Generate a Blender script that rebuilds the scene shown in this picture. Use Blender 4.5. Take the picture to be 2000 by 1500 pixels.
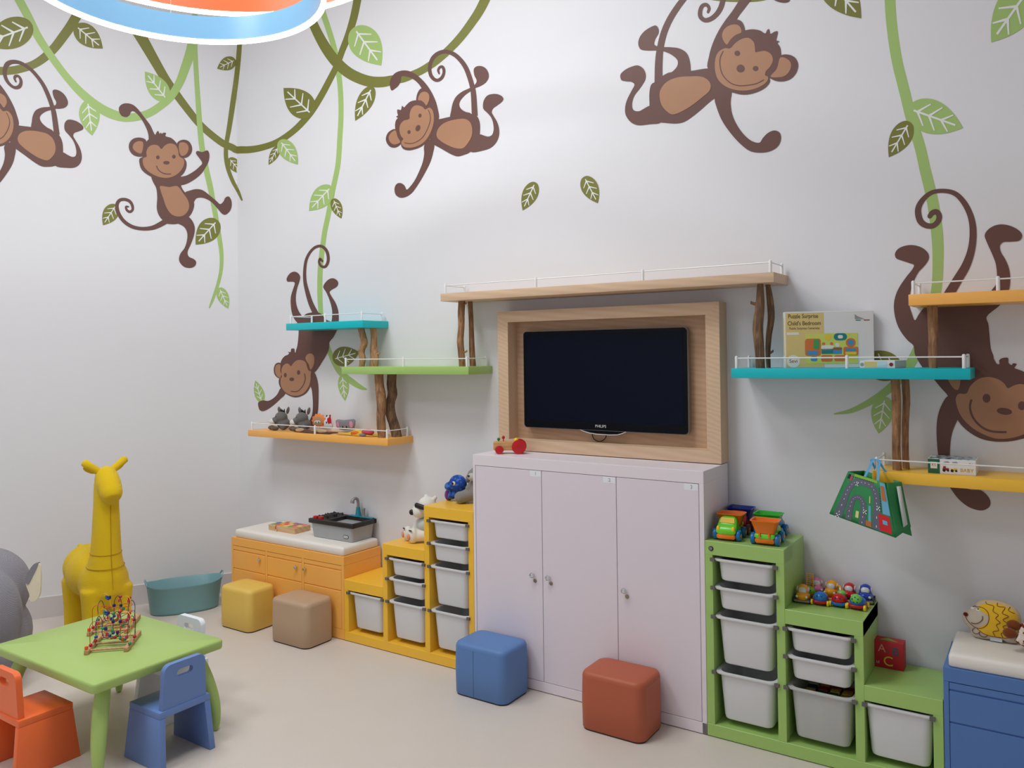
import bpy, bmesh, math, random
import numpy as np
from math import sin, cos, pi, radians
from mathutils import Vector, Matrix, Euler, geometry

for o in list(bpy.data.objects):
    bpy.data.objects.remove(o)
SC = bpy.context.scene
COL = SC.collection
random.seed(7)

# ------------------------------------------------------------------ camera
YAW, PITCH, ROLL, FPX, SHIFT = 0.5897, 0.0109, -0.0122, 1579.12, -78.18
CAM = np.array([2.7079, -4.1391, 1.859])
AL, XB = 1.0621, -2.682            # angle of the left wall, corner position
def _cam_axes():
    F = np.array([-sin(YAW)*cos(PITCH), cos(YAW)*cos(PITCH), sin(PITCH)])
    R = np.array([cos(YAW), sin(YAW), 0.])
    U = np.cross(R, F)
    c, s = cos(ROLL), sin(ROLL)
    return np.array([c*R+s*U, -s*R+c*U, F])
RM = _cam_axes()
cd = bpy.data.cameras.new('camera')
cam = bpy.data.objects.new('camera', cd)
COL.objects.link(cam)
cd.sensor_width = 36.0
cd.sensor_fit = 'HORIZONTAL'
cd.lens = FPX*36.0/2000.0
cd.shift_y = SHIFT/2000.0
cd.clip_start = 0.05
m = Matrix.Identity(4)
for i in range(3):
    m[i][0], m[i][1], m[i][2] = RM[0][i], RM[1][i], -RM[2][i]
    m[i][3] = CAM[i]
cam.matrix_world = m
SC.camera = cam

# ------------------------------------------------------------------ world, lights, exposure
w = bpy.data.worlds.new('world')
SC.world = w
w.use_nodes = True
w.node_tree.nodes['Background'].inputs[0].default_value = (0.9, 0.93, 1.0, 1)
w.node_tree.nodes['Background'].inputs[1].default_value = 0.05
SC.view_settings.view_transform = 'Standard'
SC.view_settings.look = 'None'
SC.view_settings.gamma = 1.0
SC.view_settings.use_curve_mapping = False
SC.view_settings.exposure = 0.16
CEIL = 4.9
def ceiling_area(x, y, size, power, col=(0.94, 0.985, 1.0)):
    l = bpy.data.lights.new('ceiling_panel_light', 'AREA')
    l.shape = 'SQUARE'; l.size = size; l.energy = power; l.color = col
    o = bpy.data.objects.new('ceiling_panel_light', l)
    o.location = (x, y, CEIL-0.03)
    COL.objects.link(o)
    return o
PANELS = [(-1.6, -2.4, 0.9, 44), (0.2, -1.9, 0.9, 50), (-0.9, -4.2, 0.9, 44)]
for p in PANELS:
    ceiling_area(*p)

# ------------------------------------------------------------------ measuring helpers (photo pixel -> point on a known plane)
def ray(px, py):
    return RM.T @ np.array([(px-1000)/FPX, -(py-750-SHIFT)/FPX, 1.])
def ay(px, py, Y=0.):
    d = ray(px, py); return CAM + d*(Y-CAM[1])/d[1]
def az(px, py, Z=0.):
    d = ray(px, py); return CAM + d*(Z-CAM[2])/d[2]
def adepth(px, py, D):
    d = ray(px, py); return CAM + d*D
LN = np.array([-sin(AL), cos(AL), 0.])       # out of the room
LD = np.array([-cos(AL), -sin(AL), 0.])      # along the left wall, away from the corner
LO = np.array([XB, 0., 0.])
def al(px, py, off=0.):
    d = ray(px, py); return CAM + d*((LN@(LO-CAM)-off)/(LN@d))

# ------------------------------------------------------------------ materials
def lin(c):
    c = c/255.0
    return c/12.92 if c <= 0.04045 else ((c+0.055)/1.055)**2.4
def rgb(r, g, b, k=1.0):
    return (min(1, lin(r)*k), min(1, lin(g)*k), min(1, lin(b)*k), 1)
MATS = {}
def new_mat(name):
    m = bpy.data.materials.new(name); m.use_nodes = True
    nt = m.node_tree
    b = nt.nodes['Principled BSDF']
    MATS[name] = m
    return m, nt, b
def mat(name, col, rough=0.5, var=0.04, scale=30.0, bump=0.0, bscale=200.0, metal=0.0, coat=0.0, spec=0.5, sheen=0.0):
    """plain surface with a faint procedural colour variation and optional fine relief"""
    if name in MATS: return MATS[name]
    m, nt, b = new_mat(name)
    N, L = nt.nodes, nt.links
    tc = N.new('ShaderNodeTexCoord')
    no = N.new('ShaderNodeTexNoise'); no.inputs['Scale'].default_value = scale; no.inputs['Detail'].default_value = 3
    L.new(tc.outputs['Object'], no.inputs['Vector'])
    mx = N.new('ShaderNodeMix'); mx.data_type = 'RGBA'
    mx.inputs[6].default_value = tuple(c*(1-var) for c in col[:3])+(1,)
    mx.inputs[7].default_value = tuple(min(1, c*(1+var)) for c in col[:3])+(1,)
    L.new(no.outputs['Fac'], mx.inputs[0]); L.new(mx.outputs[2], b.inputs['Base Color'])
    b.inputs['Roughness'].default_value = rough
    b.inputs['Metallic'].default_value = metal
    b.inputs['Coat Weight'].default_value = coat
    b.inputs['Specular IOR Level'].default_value = spec
    b.inputs['Sheen Weight'].default_value = sheen
    if bump > 0:
        n2 = N.new('ShaderNodeTexNoise'); n2.inputs['Scale'].default_value = bscale; n2.inputs['Detail'].default_value = 2
        L.new(tc.outputs['Object'], n2.inputs['Vector'])
        bp = N.new('ShaderNodeBump'); bp.inputs['Strength'].default_value = bump; bp.inputs['Distance'].default_value = 0.002
        L.new(n2.outputs['Fac'], bp.inputs['Height']); L.new(bp.outputs['Normal'], b.inputs['Normal'])
    return m
def wood(name, c1, c2, axis=0, scale=22.0, rough=0.55, dist=3.0, stretch=0.12):
    if name in MATS: return MATS[name]
    m, nt, b = new_mat(name)
    N, L = nt.nodes, nt.links
    tc = N.new('ShaderNodeTexCoord')
    mp = N.new('ShaderNodeMapping')
    sc = [1.0, 1.0, 1.0]; sc[axis] = stretch
    mp.inputs['Scale'].default_value = sc
    L.new(tc.outputs['Object'], mp.inputs['Vector'])
    n0 = N.new('ShaderNodeTexNoise'); n0.inputs['Scale'].default_value = 5; n0.inputs['Detail'].default_value = 3
    L.new(mp.outputs[0], n0.inputs['Vector'])
    wv = N.new('ShaderNodeTexWave'); wv.wave_type = 'BANDS'; wv.bands_direction = 'DIAGONAL'
    wv.inputs['Scale'].default_value = scale; wv.inputs['Distortion'].default_value = dist
    wv.inputs['Detail'].default_value = 2.5; wv.inputs['Detail Scale'].default_value = 0.7
    L.new(mp.outputs[0], wv.inputs['Vector'])
    mp2 = N.new('ShaderNodeMapping'); s2 = [160.0]*3; s2[axis] = 6.0
    mp2.inputs['Scale'].default_value = s2
    L.new(tc.outputs['Object'], mp2.inputs['Vector'])
    fn = N.new('ShaderNodeTexNoise'); fn.inputs['Scale'].default_value = 1.0; fn.inputs['Detail'].default_value = 2
    L.new(mp2.outputs[0], fn.inputs['Vector'])
    a = N.new('ShaderNodeMath'); a.operation = 'MULTIPLY_ADD'; a.inputs[1].default_value = 0.55; 
    L.new(wv.outputs['Fac'], a.inputs[0])
    s = N.new('ShaderNodeMath'); s.operation = 'MULTIPLY'; s.inputs[1].default_value = 0.45
    L.new(fn.outputs['Fac'], s.inputs[0]); L.new(s.outputs[0], a.inputs[2])
    mx = N.new('ShaderNodeMix'); mx.data_type = 'RGBA'
    mx.inputs[6].default_value = c1; mx.inputs[7].default_value = c2
    L.new(a.outputs[0], mx.inputs[0]); L.new(mx.outputs[2], b.inputs['Base Color'])
    b.inputs['Roughness'].default_value = rough
    bp = N.new('ShaderNodeBump'); bp.inputs['Strength'].default_value = 0.15; bp.inputs['Distance'].default_value = 0.001
    L.new(a.outputs[0], bp.inputs['Height']); L.new(bp.outputs['Normal'], b.inputs['Normal'])
    return m
def emis(name, col, strength):
    if name in MATS: return MATS[name]
    m, nt, b = new_mat(name)
    b.inputs['Base Color'].default_value = (0.9, 0.9, 0.9, 1)
    b.inputs['Emission Color'].default_value = col
    b.inputs['Emission Strength'].default_value = strength
    return m
def knit(name, col, scale=260.0, rough=0.9, depth=0.6, var=0.12):
    """ribbed knitted fabric"""
    if name in MATS: return MATS[name]
    m, nt, b = new_mat(name)
    N, L = nt.nodes, nt.links
    tc = N.new('ShaderNodeTexCoord')
    w1 = N.new('ShaderNodeTexWave'); w1.bands_direction = 'Z'; w1.inputs['Scale'].default_value = scale/6.0
    w1.inputs['Distortion'].default_value = 0.6
    w2 = N.new('ShaderNodeTexWave'); w2.bands_direction = 'DIAGONAL'; w2.inputs['Scale'].default_value = scale/5.0
    for x in (w1, w2): L.new(tc.outputs['Object'], x.inputs['Vector'])
    a = N.new('ShaderNodeMath'); a.operation = 'MULTIPLY'
    L.new(w1.outputs['Fac'], a.inputs[0]); L.new(w2.outputs['Fac'], a.inputs[1])
    mx = N.new('ShaderNodeMix'); mx.data_type = 'RGBA'
    mx.inputs[6].default_value = tuple(c*(1-var) for c in col[:3])+(1,)
    mx.inputs[7].default_value = tuple(min(1, c*(1+var)) for c in col[:3])+(1,)
    L.new(a.outputs[0], mx.inputs[0]); L.new(mx.outputs[2], b.inputs['Base Color'])
    b.inputs['Roughness'].default_value = rough
    b.inputs['Sheen Weight'].default_value = 0.15
    b.inputs['Specular IOR Level'].default_value = 0.2
    bp = N.new('ShaderNodeBump'); bp.inputs['Strength'].default_value = depth; bp.inputs['Distance'].default_value = 0.003
    L.new(a.outputs[0], bp.inputs['Height']); L.new(bp.outputs['Normal'], b.inputs['Normal'])
    return m
def plush(name, col, var=0.18, scale=60.0):
    return mat(name, col, rough=0.95, var=var, scale=scale, bump=0.7, bscale=350.0, spec=0.15, sheen=0.25)
def plastic(name, col, rough=0.25):
    return mat(name, col, rough=rough, var=0.02, scale=20.0)
def two_tone(name, ca, cb, scale=30.0, thr=0.5, rough=0.9, detail=2.0):
    """patches of two colours (printed or spotted fabric)"""
    if name in MATS: return MATS[name]
    m, nt, b = new_mat(name)
    N, L = nt.nodes, nt.links
    tc = N.new('ShaderNodeTexCoord')
    no = N.new('ShaderNodeTexNoise'); no.inputs['Scale'].default_value = scale; no.inputs['Detail'].default_value = detail
    L.new(tc.outputs['Object'], no.inputs['Vector'])
    r = N.new('ShaderNodeValToRGB')
    r.color_ramp.elements[0].position = thr-0.03; r.color_ramp.elements[0].color = ca
    r.color_ramp.elements[1].position = thr+0.03; r.color_ramp.elements[1].color = cb
    L.new(no.outputs['Fac'], r.inputs[0]); L.new(r.outputs[0], b.inputs['Base Color'])
    b.inputs['Roughness'].default_value = rough
    return m

# ------------------------------------------------------------------ mesh helpers
def tag(o, label=None, cat=None, group=None, kind=None):
    if label: o['label'] = label
    if cat: o['category'] = cat
    if group: o['group'] = group
    if kind: o['kind'] = kind
    return o
def thing(name, label, cat, loc=(0, 0, 0), rotz=0.0, group=None):
    o = bpy.data.objects.new(name, None)
    o.empty_display_size = 0.05
    COL.objects.link(o)
    o.location = tuple(float(v) for v in loc); o.rotation_euler = (0, 0, rotz)
    tag(o, label, cat, group)
    return o
def root_of(o):
    while o.parent: o = o.parent
    return o
def link_mesh(name, me, material, parent=None, local=False, smooth=None, base=False):
    """local=False: vertices are in world coordinates and are moved into the root's frame"""
    o = bpy.data.objects.new(name, me)
    COL.objects.link(o)
    if material: me.materials.append(material)
    if parent is not None:
        r = root_of(parent)
        o.parent = parent
        if not local:
            me.transform(Matrix.Translation(-r.location))
    elif base and not local and len(me.vertices):
        xs = np.empty(len(me.vertices)*3); me.vertices.foreach_get('co', xs); xs = xs.reshape(-1, 3)
        c = (xs.min(0)+xs.max(0))/2; c[2] = xs[:, 2].min()
        me.transform(Matrix.Translation(-Vector(c))); o.location = c
    if smooth is not None:
        me.shade_smooth()
        if smooth < 3.1: me.set_sharp_from_angle(angle=smooth)
    return o
def rrect(w, d, r, n=6):
    """rounded rectangle outline (2-D, counter-clockwise) of size w x d about the origin"""
    r = max(1e-4, min(r, w/2-1e-4, d/2-1e-4)); out = []
    for cx, cy, a0 in ((w/2-r, d/2-r, 0), (-w/2+r, d/2-r, 90), (-w/2+r, -d/2+r, 180), (w/2-r, -d/2+r, 270)):
        for i in range(n+1):
            a = radians(a0+90*i/n); out.append((cx+r*cos(a), cy+r*sin(a)))
    return out
class MB:
    def __init__(s): s.v = []; s.f = []
    def add(s, vs, fs):
        o = len(s.v); s.v += [tuple(float(c) for c in v) for v in vs]; s.f += [tuple(i+o for i in f) for f in fs]
        return s
    def box(s, x0, x1, y0, y1, z0, z1):
        if x0 > x1: x0, x1 = x1, x0
        if y0 > y1: y0, y1 = y1, y0
        if z0 > z1: z0, z1 = z1, z0
        return s.add([(x0,y0,z0),(x1,y0,z0),(x1,y1,z0),(x0,y1,z0),(x0,y0,z1),(x1,y0,z1),(x1,y1,z1),(x0,y1,z1)],
              [(3,2,1,0),(4,5,6,7),(0,1,5,4),(1,2,6,5),(2,3,7,6),(3,0,4,7)])
    def bbox(s, x0, x1, y0, y1, z0, z1, r=0.003, seg=2):
        """bevelled box"""
        bm = bmesh.new()
        bmesh.ops.create_cube(bm, size=1)
        sx, sy, sz = abs(x1-x0), abs(y1-y0), abs(z1-z0)
        bmesh.ops.scale(bm, vec=(sx, sy, sz), verts=bm.verts)
        bmesh.ops.translate(bm, vec=((x0+x1)/2, (y0+y1)/2, (z0+z1)/2), verts=bm.verts)
        r = min(r, sx/2.1, sy/2.1, sz/2.1)
        bmesh.ops.bevel(bm, geom=bm.edges[:], offset=r, segments=seg, profile=0.5, affect='EDGES')
        return s.bm(bm)
    def bm(s, bm, M=None):
        bm.verts.ensure_lookup_table(); bm.verts.index_update()
        vs = [(M @ v.co if M else v.co.copy()) for v in bm.verts]
        fs = [tuple(v.index for v in f.verts) for f in bm.faces]
        bm.free()
        return s.add(vs, fs)
    def loft(s, rings, close0=True, close1=True, cyc=True):
        n = len(rings[0]); vs = [p for r in rings for p in r]; fs = []
        for k in range(len(rings)-1):
            for i in range(n if cyc else n-1):
                j = (i+1) % n
                fs.append((k*n+i, k*n+j, (k+1)*n+j, (k+1)*n+i))
        if close0: fs.append(tuple(range(n-1, -1, -1)))
        if close1: fs.append(tuple((len(rings)-1)*n+i for i in range(n)))
        return s.add(vs, fs)
    def tube(s, pts, rad, n=8, cap=True):
        pts = [Vector(p) for p in pts]
        if not hasattr(rad, '__len__'): rad = [rad]*len(pts)
        t = [(pts[min(i+1, len(pts)-1)]-pts[max(i-1, 0)]).normalized() for i in range(len(pts))]
        up = Vector((0, 0, 1)) if abs(t[0].z) < 0.9 else Vector((1, 0, 0))
        a = t[0].cross(up).normalized(); rings = []
        for i, p in enumerate(pts):
            a = (a - t[i]*a.dot(t[i])).normalized(); b = t[i].cross(a)
            rings.append([p+(a*cos(2*pi*k/n)+b*sin(2*pi*k/n))*rad[i] for k in range(n)])
        return s.loft(rings, cap, cap)
    def cyl(s, p0, p1, r, n=16, r1=None):
        return s.tube([p0, p1], [r, r if r1 is None else r1], n)
    def ell(s, c, r, n=16, k=10, M=None):
        """ellipsoid"""
        if not hasattr(r, '__len__'): r = (r, r, r)
        vs = [(0, 0, 1)]; fs = []
        for i in range(1, k):
            t = pi*i/k
            for j in range(n):
                vs.append((sin(t)*cos(2*pi*j/n), sin(t)*sin(2*pi*j/n), cos(t)))
        vs.append((0, 0, -1)); last = len(vs)-1
        for j in range(n): fs.append((0, 1+j, 1+(j+1) % n))
        for i in range(k-2):
            for j in range(n):
                a = 1+i*n+j; b = 1+i*n+(j+1) % n
                fs.append((a, a+n, b+n, b))
        for j in range(n): fs.append((last, 1+(k-2)*n+(j+1) % n, 1+(k-2)*n+j))
        out = []
        for v in vs:
            p = Vector((v[0]*r[0], v[1]*r[1], v[2]*r[2]))
            if M is not None: p = M @ p
            out.append(p+Vector(c))
        return s.add(out, fs)
    def prism(s, poly, depth_vec, M=None):
        """poly: 3-D planar outline, extruded by depth_vec"""
        d = Vector(depth_vec); P = [Vector(p) for p in poly]; n = len(P)
        tris = geometry.tessellate_polygon([P])
        vs = P+[p+d for p in P]
        fs = [tuple(t) for t in tris]+[tuple(i+n for i in reversed(t)) for t in tris]
        fs += [(i, (i+1) % n, (i+1) % n+n, i+n) for i in range(n)]
        return s.add(vs, fs)
    def lathe(s, prof, c=(0, 0, 0), n=24, axis='Z'):
        rings = []
        for r, h in prof:
            ring = []
            for k in range(n):
                a = 2*pi*k/n; x, y = r*cos(a), r*sin(a)
                p = (x, y, h) if axis == 'Z' else ((x, -h, y) if axis == 'Y' else (h, x, y))
                ring.append((p[0]+c[0], p[1]+c[1], p[2]+c[2]))
            rings.append(ring)
        return s.loft(rings)
    def mesh(s, name='m'):
        me = bpy.data.meshes.new(name)
        me.from_pydata(s.v, [], s.f)
        bm = bmesh.new(); bm.from_mesh(me)
        bmesh.ops.recalc_face_normals(bm, faces=bm.faces)
        bm.to_mesh(me); bm.free()
        return me
    def build(s, name, material, parent=None, local=False, smooth=0.6, base=True):
        return link_mesh(name, s.mesh(name), material, parent, local, smooth, base and parent is None)
def blob(name, mb, material, parent=None, voxel=0.006, it=4, local=False, tone=None):
    """fuse overlapping shapes into one smooth skin"""
    me = mb.mesh('tmp')
    o = bpy.data.objects.new('tmp', me); COL.objects.link(o)
    r = o.modifiers.new('r', 'REMESH'); r.mode = 'VOXEL'; r.voxel_size = voxel; r.use_smooth_shade = True
    if it:
        sm = o.modifiers.new('s', 'SMOOTH'); sm.factor = 0.5; sm.iterations = it
    dg = bpy.context.evaluated_depsgraph_get(); dg.update()
    ev = o.evaluated_get(dg)
    out = bpy.data.meshes.new_from_object(ev)
    bpy.data.objects.remove(o); bpy.data.meshes.remove(me)
    out.materials.clear()
    return link_mesh(name, out, material, parent, local, 4.0, parent is None)
def copy_tree(o, parent=None):
    c = o.copy(); COL.objects.link(c); c.parent = parent
    for ch in list(o.children): copy_tree(ch, c)
    return c
def text_obj(name, body, size, material, parent, M, local=False, depth=0.0004, font_scale=(1, 1)):
    cu = bpy.data.curves.new('t', 'FONT'); cu.body = body; cu.size = size; cu.extrude = depth
    cu.align_x = 'CENTER'; cu.align_y = 'CENTER'; cu.resolution_u = 3
    o = bpy.data.objects.new('t', cu); COL.objects.link(o)
    dg = bpy.context.evaluated_depsgraph_get(); dg.update()
    me = bpy.data.meshes.new_from_object(o.evaluated_get(dg))
    bpy.data.objects.remove(o); bpy.data.curves.remove(cu)
    me.materials.clear()
    me.transform(M @ Matrix.Diagonal((font_scale[0], font_scale[1], 1, 1)))
    return link_mesh(name, me, material, parent, local)
def face_front(x, y, z):
    """matrix that stands a flat XY drawing upright on a plane facing -Y"""
    return Matrix.Translation((x, y, z)) @ Matrix.Rotation(pi/2, 4, 'X')

# ------------------------------------------------------------------ setting
M_wall = mat('wall_paint', rgb(231, 230, 234), rough=0.75, var=0.008, scale=4, bump=0.12, bscale=500)
M_ceil = mat('ceiling_paint', rgb(240, 240, 238), rough=0.9, var=0.01)
M_base = mat('baseboard_paint', rgb(212, 205, 206), rough=0.45, var=0.01)
def floor_mat():
    m, nt, b = new_mat('vinyl_floor')
    N, L = nt.nodes, nt.links
    tc = N.new('ShaderNodeTexCoord')
    n1 = N.new('ShaderNodeTexNoise'); n1.inputs['Scale'].default_value = 420; n1.inputs['Detail'].default_value = 2
    n2 = N.new('ShaderNodeTexNoise'); n2.inputs['Scale'].default_value = 3; n2.inputs['Detail'].default_value = 3
    for x in (n1, n2): L.new(tc.outputs['Object'], x.inputs['Vector'])
    r = N.new('ShaderNodeValToRGB')
    r.color_ramp.elements[0].position = 0.36; r.color_ramp.elements[0].color = rgb(208, 197, 187)
    r.color_ramp.elements[1].position = 0.56; r.color_ramp.elements[1].color = rgb(224, 214, 205)
    L.new(n1.outputs['Fac'], r.inputs[0])
    mx = N.new('ShaderNodeMix'); mx.data_type = 'RGBA'; mx.blend_type = 'MULTIPLY'; mx.inputs[0].default_value = 1
    r2 = N.new('ShaderNodeValToRGB')
    r2.color_ramp.elements[0].color = (0.94, 0.93, 0.92, 1); r2.color_ramp.elements[1].color = (1, 1, 1, 1)
    L.new(n2.outputs['Fac'], r2.inputs[0])
    L.new(r.outputs[0], mx.inputs[6]); L.new(r2.outputs[0], mx.inputs[7]); L.new(mx.outputs[2], b.inputs['Base Color'])
    b.inputs['Roughness'].default_value = 0.42
    b.inputs['Specular IOR Level'].default_value = 0.35
    return m
M_floor = floor_mat()
XR, YF = 4.3, -6.4
TL = 6.4/sin(AL)
LF = LO+LD*TL
P4 = [(XB, 0), (XR, 0), (XR, YF), (LF[0], LF[1])]
def struct(name, mb, m, smooth=None):
    o = mb.build(name, m, None, smooth=smooth, base=False); o['kind'] = 'structure'; return o
def slab(z0, z1):
    q = [(XB-0.06, 0.12), (XR+0.12, 0.12), (XR+0.12, YF-0.12), (LF[0]-0.2, YF-0.12)]
    mb = MB(); mb.add([(x, y, z) for z in (z0, z1) for x, y in q], [(3,2,1,0),(4,5,6,7),(0,1,5,4),(1,2,6,5),(2,3,7,6),(3,0,4,7)])
    return mb
struct('floor', slab(-0.1, 0), M_floor)
struct('ceiling', slab(CEIL, CEIL+0.1), M_ceil)
struct('wall_back', MB().box(XB-0.06, XR+0.12, 0, 0.12, 0, CEIL), M_wall)
a, b2 = LO+LN*0, LF
mb = MB()
o2 = LN*0.12
q = [a, b2, b2+o2, a+o2]
mb.add([(p[0], p[1], z) for z in (0, CEIL) for p in q], [(3,2,1,0),(4,5,6,7),(0,1,5,4),(1,2,6,5),(2,3,7,6),(3,0,4,7)])
struct('wall_left', mb, M_wall)
struct('wall_right', MB().box(XR, XR+0.12, YF, 0, 0, CEIL), M_wall)
struct('wall_front', MB().box(LF[0]-0.1, XR+0.12, YF-0.12, YF, 0, CEIL), M_wall)
# baseboards: a board with a thin rounded lip
def baseboard(name, p0, p1, n_in):
    p0, p1, n_in = Vector(p0), Vector(p1), Vector(n_in)
    prof = [(0.0, 0.0), (0.014, 0.0), (0.014, 0.148), (0.010, 0.152), (0.0, 0.152)]
    rings = [[p+n_in*d+Vector((0, 0, z)) for d, z in prof] for p in (p0, p1)]
    return struct(name, MB().loft(rings), M_base)
baseboard('baseboard_left', LO+LD*0.002, LF, -LN)
baseboard('baseboard_back', (XB+0.012, -0.0005, 0), (XR, -0.0005, 0), (0, -1, 0))
for o in (bpy.data.objects['baseboard_left'],):
    pass
# ------------------------------------------------------------------ wall stickers
M_brown = mat('sticker_brown', rgb(104, 68, 60), rough=0.55, var=0.02)
M_tan = mat('sticker_tan', rgb(176, 128, 96), rough=0.55, var=0.02)
M_olive = mat('sticker_olive', rgb(122, 122, 50), rough=0.55, var=0.04, scale=6)
M_leafg = mat('sticker_light_green', rgb(166, 196, 116), rough=0.55, var=0.03, scale=6)
M_vein = mat('sticker_vein', rgb(236, 236, 232), rough=0.6, var=0.01)

def crom(P, closed, sub=5):
    """centripetal Catmull-Rom through P"""
    P = [np.array(p, float) for p in P]; n = len(P); out = []
    rng = range(n) if closed else range(n-1)
    for i in rng:
        if closed: p0, p1, p2, p3 = P[i-1], P[i], P[(i+1) % n], P[(i+2) % n]
        else:
            p1, p2 = P[i], P[i+1]
            p0 = P[i-1] if i > 0 else 2*p1-p2
            p3 = P[i+2] if i+2 < n else 2*p2-p1
        d = lambda a, b: max(1e-6, np.linalg.norm(b-a)**0.5)
        t0 = 0; t1 = t0+d(p0, p1); t2 = t1+d(p1, p2); t3 = t2+d(p2, p3)
        for k in range(sub):
            t = t1+(t2-t1)*k/sub
            A1 = (t1-t)/(t1-t0)*p0+(t-t0)/(t1-t0)*p1
            A2 = (t2-t)/(t2-t1)*p1+(t-t1)/(t2-t1)*p2
            A3 = (t3-t)/(t3-t2)*p2+(t-t2)/(t3-t2)*p3
            B1 = (t2-t)/(t2-t0)*A1+(t-t0)/(t2-t0)*A2
            B2 = (t3-t)/(t3-t1)*A2+(t-t1)/(t3-t1)*A3
            out.append((t2-t)/(t2-t1)*B1+(t-t1)/(t2-t1)*B2)
    if not closed: out.append(P[-1])
    return out
# a wall chart maps a measured point to (u, z) on that wall; put() turns (u, z, offset) into 3-D
def uv_back(px, py):
    p = ay(px, py, 0.); return (p[0], p[2])
def uv_left(px, py):
    p = al(px, py, 0.); return (float(LD@(p-LO)), p[2])
def put_back(u, z, off): return (u, -off, z)
def put_left(u, z, off):
    p = LO+LD*u-LN*off; return (p[0], p[1], z)
WALL = {'B': (uv_back, put_back), 'L': (uv_left, put_left)}
def flat_poly(mb, pts, wall, off):
    """pts in wall (u, z) coordinates: thin sticker with a cut edge"""
    put = WALL[wall][1]
    P = [Vector((p[0], p[1], 0)) for p in pts]; n = len(P)
    tris = geometry.tessellate_polygon([P])
    top = [put(p.x, p.y, off) for p in P]; bot = [put(p.x, p.y, max(0.0, off-0.0006)) for p in P]
    mb.add(top+bot, [tuple(t) for t in tris]+[(i, (i+1) % n, (i+1) % n+n, i+n) for i in range(n)])
def ring_uv(c, rx, ry, rot=0.0, n=20):
    return [(c[0]+rx*cos(2*pi*k/n)*cos(rot)-ry*sin(2*pi*k/n)*sin(rot), c[1]+rx*cos(2*pi*k/n)*sin(rot)+ry*sin(2*pi*k/n)*cos(rot)) for k in range(n)]
def stroke_pts(path, widths, sub=6):
    pw = [(p[0], p[1], ww) for p, ww in zip(path, widths)]
    S = crom(pw, False, sub); L, R = [], []
    for i, s in enumerate(S):
        a, b = S[max(0, i-1)], S[min(len(S)-1, i+1)]
        t = (b-a)[:2]; t = t/(np.linalg.norm(t)+1e-9); nrm = np.array([-t[1], t[0]])
        L.append(s[:2]+nrm*s[2]/2); R.append(s[:2]-nrm*s[2]/2)
    return L, R, S
def stroke(mb, path, widths, conv, off, round_end=True):
    """path in pixels; conv maps a pixel to a 3-D point at the given offset"""
    L, R, S = stroke_pts(path, widths)
    if round_end and widths[-1] > 2:
        t = (S[-1]-S[-2])[:2]; t /= np.linalg.norm(t); e = S[-1][:2]; r = widths[-1]/2; nn = np.array([-t[1], t[0]])
        for k in (0.35, 0.7, 0.95):
            a = k*pi/2; L.append(e+t*r*sin(a)+nn*r*cos(a)); R.append(e+t*r*sin(a)-nn*r*cos(a))
    n = len(L); vs = [conv(*p, off) for p in L]+[conv(*p, off) for p in R]
    vb = [conv(*p, off-0.0006) for p in L]+[conv(*p, off-0.0006) for p in R]
    fs = [(i, i+1, n+i+1, n+i) for i in range(n-1)]
    fs += [(i, i+1, 2*n+i+1, 2*n+i) for i in range(n-1)]+[(n+i, n+i+1, 3*n+i+1, 3*n+i) for i in range(n-1)]
    mb.add(vs+vb, fs)
def corner_x(py): return 461+(py-100)*6/700.0
def conv_back(px, py, off): p = ay(px, py, 0.); return put_back(p[0], p[2], off)
def conv_left(px, py, off): u, z = uv_left(px, py); return put_left(u, z, off)
def conv_auto(px, py, off):
    return conv_left(px, py, off) if px < corner_x(py) else conv_back(px, py, off)
def cv(pts, ox, oy, s): return [(ox+x/s, oy+y/s) for x, y in pts]

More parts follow.
